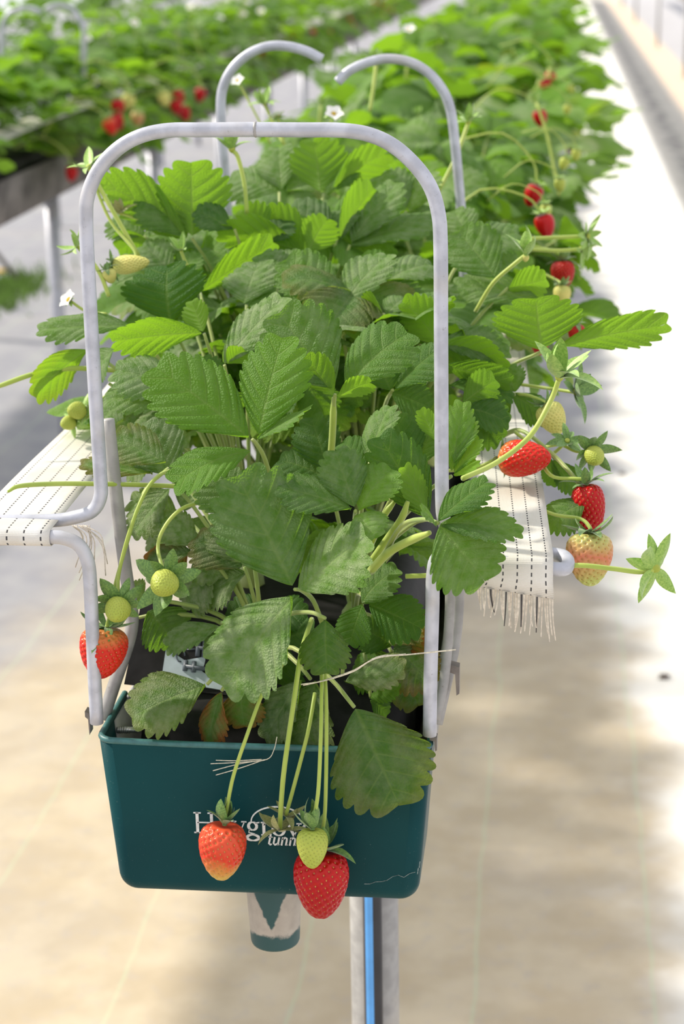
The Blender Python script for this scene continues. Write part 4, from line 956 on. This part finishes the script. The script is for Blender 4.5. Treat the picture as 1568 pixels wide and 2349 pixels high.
bud('strawberry_bud', 'lower green spiky calyx beside the one farthest out over the white path', (1335, 572), .62, (.7, -.4, -.3), 36, 8, .3, 'sepal_lt', [(1190, 570, .6), (1270, 575, .61)], 'green', .3, .002)
berry('red strawberry hanging above the shadow on the white path at the right', (1290, 598), (1292, 664), .66, .655, 'red', 'mid', 56, [(1200, 560, .66), (1265, 575, .66)], 8, .2, 40)
berry('pale greenish strawberry under the red one above the path shadow', (1288, 655), (1290, 700), .62, .615, 'cream', 'small', 42, [(1230, 620, .64), (1270, 640, .63)], 8, .2, 32)
berry('red strawberry half hidden behind the stem of the wide right leaf', (1240, 760), (1236, 815), .50, .50, 'red', 'mid', 46, None, 8, .2, 30)
berry('red strawberry peeping below the wide right leaf', (1322, 745), (1322, 790), .48, .48, 'red', 'mid', 40, None, 7, .2, 26)
# left edge
berry('pale cream unripe strawberry lying among leaves inside the left of the front hoop', (262, 610), (342, 600), .36, .35, 'cream', 'mid', 44, [(215, 420, .40), (255, 510, .39), (312, 585, .37)], 8, .1, 40, spin=.4)
berry('pale yellow unripe strawberry at the left tube of the front hoop', (246, 618), (258, 650), .33, .33, 'cream', 'small', 34, None, 7, .2, 24)
bud('strawberry_bud', 'green bud at the upper left bend of the front hoop', (205, 385), .40, (-.4, -.2, .8), 48, 8, .6, 'sepal_lt', [(318, 588, .38), (262, 490, .39), (228, 430, .40)], 'green', .3, .0023)
bud('strawberry_bud', 'bright green leafy bud left of the hoop tube', (178, 565), .34, (-.8, -.2, .5), 50, 7, .3, 'sepal_lt', [(250, 680, .32), (225, 620, .33)], 'green', .25, .0021)
gberry('upper of two small green strawberries above the left tape', (178, 942), .26, 22, 40, [(260, 900, .26), (215, 925, .27)], 8, (-.5, -.8, .2), mk='sepal_lt')
gberry('lower of two small green strawberries above the left tape', (158, 970), .26, 18, 36, [(260, 910, .27), (195, 960, .27)], 8, (-.5, -.8, .0), mk='sepal_lt')
bud('strawberry_bud', 'faded yellow bud beside the hoop tube in front of the blurred left row', (278, 490), .46, (-.2, -.3, .9), 40, 8, .6, 'sepal_dry', [(385, 525, .46), (325, 505, .46)], 'green', .3)
bud('strawberry_bud', 'green bud on a thick stalk just under the top bar of the front hoop', (532, 345), .47, (-.12, -.1, 1), 50, 9, .9, 'sepal_lt', [(566, 490, .46), (560, 420, .465), (545, 360, .47)], 'green', .35, .0022)
bud('strawberry_bud', 'pale green open bud right of the second hoop', (1073, 283), .78, (.05, -.15, 1), 46, 8, .75, 'sepal_lt', [(1005, 440, .74), (1045, 360, .76)], 'green', .3, .0022)
bud('strawberry_bud', 'yellow-green bud just left of the white flowers', (607, 240), .90, (-.1, -.2, 1), 42, 9, .6, 'sepal_lt', [(650, 330, .88), (625, 280, .9)], 'green', .3, .002)
bud('strawberry_bud', 'green bud hidden behind the right half hoop at the end of a straight stalk', (862, 150), 1.0, (0, -.1, 1), 40, 8, .7, 'sepal_lt', [(848, 255, .98), (856, 200, .99)], 'green', .3, .0024)
bud('strawberry_bud', 'small bud low inside the hoop among the upper left leaves', (415, 575), .40, (.0, -.3, 1), 42, 7, .6, 'sepal_lt', [(440, 625, .4), (425, 600, .4)], 'green', .25)

def flower(label, at, Y, facing, R, stalk=None, group=None):
    a = P(at[0], at[1], Y); o_ = thing('strawberry_flower', a, label, 'flower', group); z = Vector(facing).normalized(); x = z.orthogonal().normalized(); y_ = z.cross(x); Rm = R * pxm(a)
    m_ = Matrix((x, y_, z)).transposed().to_4x4()
    for k in range(5): obj('petal', PETAL, o_, m_ @ Matrix.Rotation(2 * math.pi * k / 5, 4, 'Z') @ Matrix.Rotation(.25, 4, 'X') @ Matrix.Scale(Rm, 4))
    obj('centre', FCENTRE, o_, m_ @ Matrix.Scale(Rm, 4))
    calyx(o_, -z * Rm * .1, -z, Rm * .8, 8, -.1, 'sepal_lt', rb)
    if stalk:
        pts = [P(*q) - a for q in stalk] + [-z * Rm * .12]; V, Fc = sweep(spline(pts, 5), .0015, 6); obj('stalk', mesh('stalk', V, Fc, M['stalk']), o_)
V, Fc = [], []
for i in range(6):
    for c in range(5):
        t_ = i / 5; u = c / 2 - 1; w = .42 * math.sin(math.pi * min(1, t_ * .8 + .12)) ** .6; V.append(Vector((w * u, .15 + .85 * t_ - .12 * u * u * t_, .10 * u * u + .05 * t_)))
for i in range(5):
    for c in range(4): Fc.append((i * 5 + c, i * 5 + c + 1, (i + 1) * 5 + c + 1, (i + 1) * 5 + c))
PETAL = mesh('petal', V, Fc, M['petal']); V, Fc = lathe([(.30, 0), (.30, .06), (.2, .16), (.05, .2)], 12); FCENTRE = mesh('flower_centre', V, Fc, M['pollen'])
flower('white strawberry flower with yellow centre just above the top bar of the front hoop', (765, 262), .80, (.2, -.6, .7), 24, [(740, 330, .8), (755, 290, .8)])
flower('white flower turned away, left of the open one above the top bar', (636, 268), .82, (-.3, .3, .9), 22, [(655, 340, .82)])
flower('small white flower inside the left half of the second hoop', (545, 186), .98, (-.2, -.6, .6), 18, [(620, 330, .96), (585, 260, .97)])
flower('white flower at the left hoop tube above the left leaf', (158, 688), .32, (-.5, -.5, .6), 26, [(245, 720, .31), (200, 715, .32)])
flower('white flower high in the middle row near the top of the photograph', (938, 68), 2.2, (0, -.6, .8), 16)

# bare runners and stems
def runner(label, pts, r=.002, mat='stalk', name='runner'):
    a = P(*pts[-1]); o_ = thing(name, a, label, 'stalk'); V, Fc = sweep(spline([P(*q) - a for q in pts], 6), lambda q: r * (0.55 + .45 * min(1, q * 4)), 8); obj('stem', mesh('runner', V, Fc, M[mat]), o_)
runner('pale stalk running out of the left edge of the photograph below the left leaf', [(-60, 905, .22), (0, 885, .23), (70, 860, .24), (130, 848, .25), (185, 845, .26), (270, 850, .28)], .0024)
runner('cut runner lying across the left webbing tape, pointing left', [(18, 1128, -.01), (45, 1115, 0), (120, 1110, .03), (220, 1110, .06), (340, 1113, .1), (460, 1118, .13)], .0021)
runner('thick yellow-green stem at the right of the front plant beneath the hoop leaf', [(985, 1222, .0), (940, 1240, .02), (890, 1268, .04), (850, 1310, .06)], .0036)
runner('yellow stem rising beside the thick one in the front plant', [(935, 1150, .05), (920, 1190, .05), (885, 1240, .06), (850, 1290, .07)], .0030)
runner('slender yellow stem left of the thick stems in the front plant', [(905, 1150, .06), (880, 1185, .06), (850, 1250, .07)], .0026)
runner('hairy stem under the folded leaf in the middle of the plant', [(765, 912, .135), (763, 980, .14), (758, 1060, .15)], .0030)
# twine
def twine(label, strands, r=.0006):
    a = P(*strands[0][0]); o_ = thing('twine', a, label, 'twine')
    for s_ in strands: V, Fc = sweep(spline([P(*q) - a for q in s_], 5), r, 5); obj('strand', mesh('strand', V, Fc, M['twine']), o_)
twine('thin white twine tied from the front stems to the right hoop leg', [[(690, 1570, -.012), (740, 1562, -.014), (810, 1540, -.012), (865, 1507, -.008), (930, 1502, -.006), (1045, 1490, -.008)], [(695, 1572, -.012), (745, 1560, -.0135), (812, 1537, -.012), (862, 1510, -.0085), (930, 1500, -.006)]])
twine('frayed end of white twine lying on the rim of the green end cap', [[(635, 1690, -.004), (628, 1720, -.005), (612, 1742, -.006), (560, 1748, -.007), (483, 1752, -.006)], [(612, 1742, -.006), (550, 1752, -.007), (488, 1768, -.006)], [(605, 1743, -.006), (550, 1762, -.007), (495, 1778, -.006)], [(600, 1742, -.006), (540, 1745, -.007), (495, 1744, -.006)]], .0004)

# ------------------------------------------------------------------ neighbouring rows
XL, XLL, XR = -1.45, -2.90, 1.80
def side_row(x, y0, y1, label, posts, plabel, pgroup):
    t_ = thing('planting_trough', (x, y0, 0), label, 'trough')
    b = trough_body('channel', 0, 0, y1 - y0, M['trough_rust'], t_)
    for i_, py in enumerate(posts):
        o_ = thing('support_post', (x, py, 0), ('nearest ', 'second nearest ', 'third nearest ', 'fourth nearest ', 'fifth nearest ', 'sixth nearest ', 'seventh nearest ')[i_] + plabel, 'post', pgroup)
        obj('tube', POSTM if x < 0 else POST_BACKLIT, o_)
V, Fc = lathe([(0.024, 0), (0.024, ZB)], 14); POSTM = mesh('row_post', V, Fc, M['galv']); POST_BACKLIT = mesh('row_post_backlit', V, Fc, M['galv_old'])  # right row posts get darker steel: backlight put into the colour
side_row(XL, 0.6, 50, 'stained trough of the blurred row on the left', [4.68, 6.3, 7.9, 9.5, 11.1, 12.7, 14.3], 'grey steel post under the blurred left row', 'posts of the left row')
side_row(XLL, 3, 50, 'trough of the farthest row at the top left', [5.2, 6.8, 8.4, 10.0, 11.6, 13.2, 14.8], 'grey steel post of the farthest left row', 'posts of the farthest left row')
side_row(XR, 6, 48, 'trough of the row at the top right corner', [22.0, 28.6, 37.3, 45.6], 'thin grey post of the row at the top right', 'posts of the right row')
def straps(x, y0, y1, label):
    s = []; n = 24
    for k in range(n + 1):
        y = y0 + (y1 - y0) * k / n; s.append(((x - .03, y, 1.235 + .006 * math.sin(k * 2.1)), (x + .03, y, 1.225 + .006 * math.sin(k * 1.7))))
    tape('webbing_tape', label, s, .06, parent_loc=(x, y0, 1.23), thick=.001)
straps(XL + .20, 1.0, 18, 'pale webbing tape along the near side of the blurred left row')
rl = random.Random(9)
y = 0.7; k = 0
while y < 17:
    nl = 21 if y < 3.9 else (18 if y < 9 else 10)
    far_plant((XL + (-.08 if k % 2 else .09) + rl.uniform(-.03, .03), y, zc), 'strawberry plant in the blurred row on the left', 'plants of the left row', nl, rl, (.19, .30) if y < 3.9 else (.18, .28), 5 if y > 3.9 else 0); y += .19 if y < 3.9 else (.18 if y < 9 else .34); k += 1
y = 5.0
while y < 15:
    far_plant((XLL + rl.uniform(-.1, .1), y, zc), 'strawberry plant in the farthest row at the top left', 'plants of the farthest left row', 8, rl, (.20, .31)); y += .36
y = 9.0
while y < 24:
    far_plant((XR + rl.uniform(-.1, .1), y, zc), 'strawberry plant in the row at the top right', 'plants of the right row', 9, rl, (.20, .31)); y += .7

# berries hanging along the rows: fruit, calyx, stalk shared by all
V, Fc, SV, SF = BG['low']; LOWF = {k: mesh('fruit_low', V, Fc, M[k]) for k in ('red', 'scarlet', 'green', 'cream', 'pink')}
parts = []
for k in range(8):
    g, f = sepal_geo(.6, .4); m_ = Matrix.Rotation(2 * math.pi * k / 8, 4, 'Z') @ Matrix.Rotation(.1, 4, 'X') @ Matrix.Scale(.55, 4); parts.append(([m_ @ v for v in g], f))
LOWC = mesh('calyx_low', *join(parts), M['sepal_lt'])
V, Fc = sweep(spline([Vector((0, 0, 0)), Vector((-.5, .1, .9)), Vector((-2.2, .2, 1.6)), Vector((-4.0, .3, .6))], 3), .05, 5); LOWS = mesh('stalk_low', V, Fc, M['stalk'])
def low_berry(p, size, kind, label, group, side, r_):
    o_ = thing('strawberry', p, label, 'strawberry', group); rot = Matrix.Rotation(0 if side > 0 else math.pi, 4, 'Z') @ Matrix.Rotation(r_.uniform(-.4, .4), 4, 'Y')
    obj('fruit', LOWF[kind], o_, rot @ Matrix.Scale(size, 4)); obj('calyx', LOWC, o_, rot @ Matrix.Scale(size, 4)); obj('stalk', LOWS, o_, rot @ Matrix.Scale(size, 4))
rq = random.Random(31)
for px, py, k in ((245, 272, 'scarlet'), (262, 262, 'red'), (268, 228, 'red'), (316, 255, 'pink'), (404, 208, 'red'), (418, 245, 'red'), (400, 230, 'red'), (461, 202, 'red'), (371, 210, 'cream'), (296, 215, 'cream')):
    Y = 3.95 + (px - 245) * .0052
    low_berry(P(px, py, Y),   .050, k, 'strawberry hanging from the near side of the blurred left row', 'berries on the near side of the left row', 1, rq)
low_berry(P(165, 382, 3.9), .045, 'red', 'red strawberry behind the upper left bend of the front hoop, lowest of the left row', None, 1, rq)
for k in range(44):
    y = rq.uniform(6.2, 16); low_berry(Vector((XL + rq.uniform(.20, .30), y, rq.uniform(1.08, 1.26))), rq.uniform(.034, .042), rq.choice(['red', 'red', 'scarlet', 'green']), 'strawberry hanging from the near side of the blurred left row', 'berries on the near side of the left row', 1, rq)
for k in range(30):
    y = rq.uniform(6, 16); low_berry(Vector((XLL + rq.uniform(.18, .3), y, rq.uniform(1.02, 1.24))), rq.uniform(.036, .044), rq.choice(['red', 'scarlet']), 'red strawberry on the farthest row at the top left', 'berries on the farthest left row', 1, rq)
for px, py, Y, k in ((1230, 425, 1.1, 'red'), (1243, 492, .9, 'red'), (1282, 410, 1.1, 'green'), (1298, 362, 1.3, 'green'), (1322, 342, 1.5, 'green'), (1250, 468, .95, 'green'), (1265, 165, 2.6, 'red'), (1248, 182, 2.5, 'red'), (1235, 252, 1.9, 'red'), (1305, 195, 2.3, 'green'), (1302, 240, 2.0, 'green')):
    low_berry(P(px, py, Y), .030 if k == 'red' else .018, k, 'strawberry hanging over the white path along the right side of the middle row', 'berries along the right side of the middle row', 1, rq)
for k in range(16):
    y = rq.uniform(2.8, 9); low_berry(Vector((rq.uniform(.25, .31), y, rq.uniform(1.16, 1.28))), rq.uniform(.024, .034), rq.choice(['red', 'green', 'cream', 'scarlet']), 'strawberry hanging over the white path along the right side of the middle row', 'berries along the right side of the middle row', 1, rq)

PB = sweep(spline([Vector((0, 0, -1)), Vector((.03, .02, -.4)), Vector((0, 0, 0))], 4), .02, 5); LOWSTEM = mesh('bud_stalk', *PB, M['stalk'])
parts = []
for k in range(7):
    g, f = sepal_geo(.5, .42); m_ = Matrix.Rotation(2 * math.pi * k / 7, 4, 'Z') @ Matrix.Rotation(.75, 4, 'X'); parts.append(([m_ @ v for v in g], f))
LOWBUD = mesh('bud_calyx', *join(parts), M['sepal_lt'])
def low_bud(p, R, L, label, group, r_):
    o_ = thing('strawberry_bud', p, label, 'bud', group); rot = Matrix.Rotation(r_.uniform(-.35, .35), 4, 'Y') @ Matrix.Rotation(r_.uniform(-.3, .3), 4, 'X')
    obj('calyx', LOWBUD, o_, rot @ Matrix.Scale(R, 4)); obj('stalk', LOWSTEM, o_, rot @ Matrix.Diagonal((L * .8, L * .8, L, 1)))
for k in range(22):
    low_bud(Vector((rq.uniform(-.20, .24), 1.1 + 4.5 * rq.random() ** 1.4, rq.uniform(1.40, 1.50))), rq.uniform(.014, .022), rq.uniform(.14, .2), 'green bud on a stalk above the leaves far back in the middle row', 'buds above the middle row', rq)
for k in range(12):
    low_bud(Vector((XL + rq.uniform(-.1, .25), rq.uniform(4.4, 8), rq.uniform(1.36, 1.46))), rq.uniform(.02, .03), rq.uniform(.14, .2), 'yellow-green bud above the blurred left row', 'buds above the left row', rq)
for k in range(16):  # white petal shapes added in place of blurred specular highlights
    y_ = rq.uniform(4.6, 9.0); a = Vector((XL + rq.uniform(-.15, .28), y_, rq.uniform(1.34, 1.44))); o_ = thing('strawberry_flower', a, 'white petal shape added for a bright highlight in the blurred left row', 'flower', 'highlight stand-ins of the left row')
    z = Vector((rq.uniform(-.3, .5), -.6, .8)).normalized(); x = z.orthogonal().normalized(); m_ = Matrix((x, z.cross(x), z)).transposed().to_4x4()
    for j in range(5): obj('petal', PETAL, o_, m_ @ Matrix.Rotation(2 * math.pi * j / 5, 4, 'Z') @ Matrix.Scale(.020, 4))
    obj('centre', FCENTRE, o_, m_ @ Matrix.Scale(.02, 4)); obj('stalk', LOWSTEM, o_, Matrix.Diagonal((.1, .1, .15, 1)))
# hanging strings on the left row
for i, st in enumerate(([(0, 355, 4.3), (20, 372, 4.3), (26, 410, 4.3), (5, 440, 4.3), (-15, 450, 4.3)], [(50, 330, 4.4), (70, 370, 4.4), (60, 430, 4.4), (25, 458, 4.4)])):
    a = P(*st[0]); o_ = thing('hanging_string', a, ('looped pale string hanging from the left row at the left edge', 'longer looped string hanging under the left row near its post')[i], 'string')
    V, Fc = sweep(spline([P(*q) - a for q in st], 5), .005, 6); obj('loop', mesh('string_loop', V, Fc, M['twine']), o_)

# weeds, debris
g0 = G(20, 680); parts = []; rg = random.Random(4)
for k in range(900):
    b = Vector((rg.gauss(-.06, .10), rg.gauss(0, .30), 0)); h = rg.uniform(.03, .09); d = Vector((rg.uniform(-.03, .03), rg.uniform(-.03, .03), h)); w = Vector((.006, .001, 0))
    parts.append(([b - w, b + w, b + d], [(0, 1, 2)]))
V, Fc = join(parts); gr = obj('grass_patch', mesh('grass_patch', V, Fc, M['grass'], False)); gr.location = g0; tag(gr, 'patch of weedy grass on the ground at the left edge', 'grass', kind='stuff')
dp = G(4, 655) + Vector((0, 0, .07)); o_ = thing('dandelion', (dp.x, dp.y, 0), 'yellow dandelion in the grass patch at the left edge', 'flower')
V, Fc = lathe([(.004, 0.065), (.022, .07), (.026, .08), (.012, .088)], 12); obj('flower_head', mesh('dandelion_head', V, Fc, M['yellow']), o_); tube('stem', [Vector((0, 0, 0)), Vector((0, 0, .068))], .003, M['grass'], 5, o_)
sb = G(45, 648); st = thing('stake', sb, 'dark leaning stake at the left edge behind the grass patch', 'stake'); V, Fc = sweep([Vector((0, 0, 0)), P(-40, 540, sb.y) - sb], .014, 8); obj('rod', mesh('stake_rod', V, Fc, M['clip']), st)
for i, (px, py, s_, lb) in enumerate(((1523, 1556, .014, 'small dark crumb lying on the ground sheet at the right'), (1425, 1088, .012, 'brown dry crumb on the ground sheet beyond the right berries'))):
    p = G(px, py); V, Fc = lathe([(.2, 0), (1.0, .15), (.8, .5), (.3, .75)], 7); V = [v + Vector((rg.uniform(-.3, .3), rg.uniform(-.3, .3), 0)) for v in V]
    o_ = obj('debris_crumb', mesh('debris_crumb', [v * s_ for v in V], Fc, M['debris'])); o_.location = p; tag(o_, lb, 'debris')
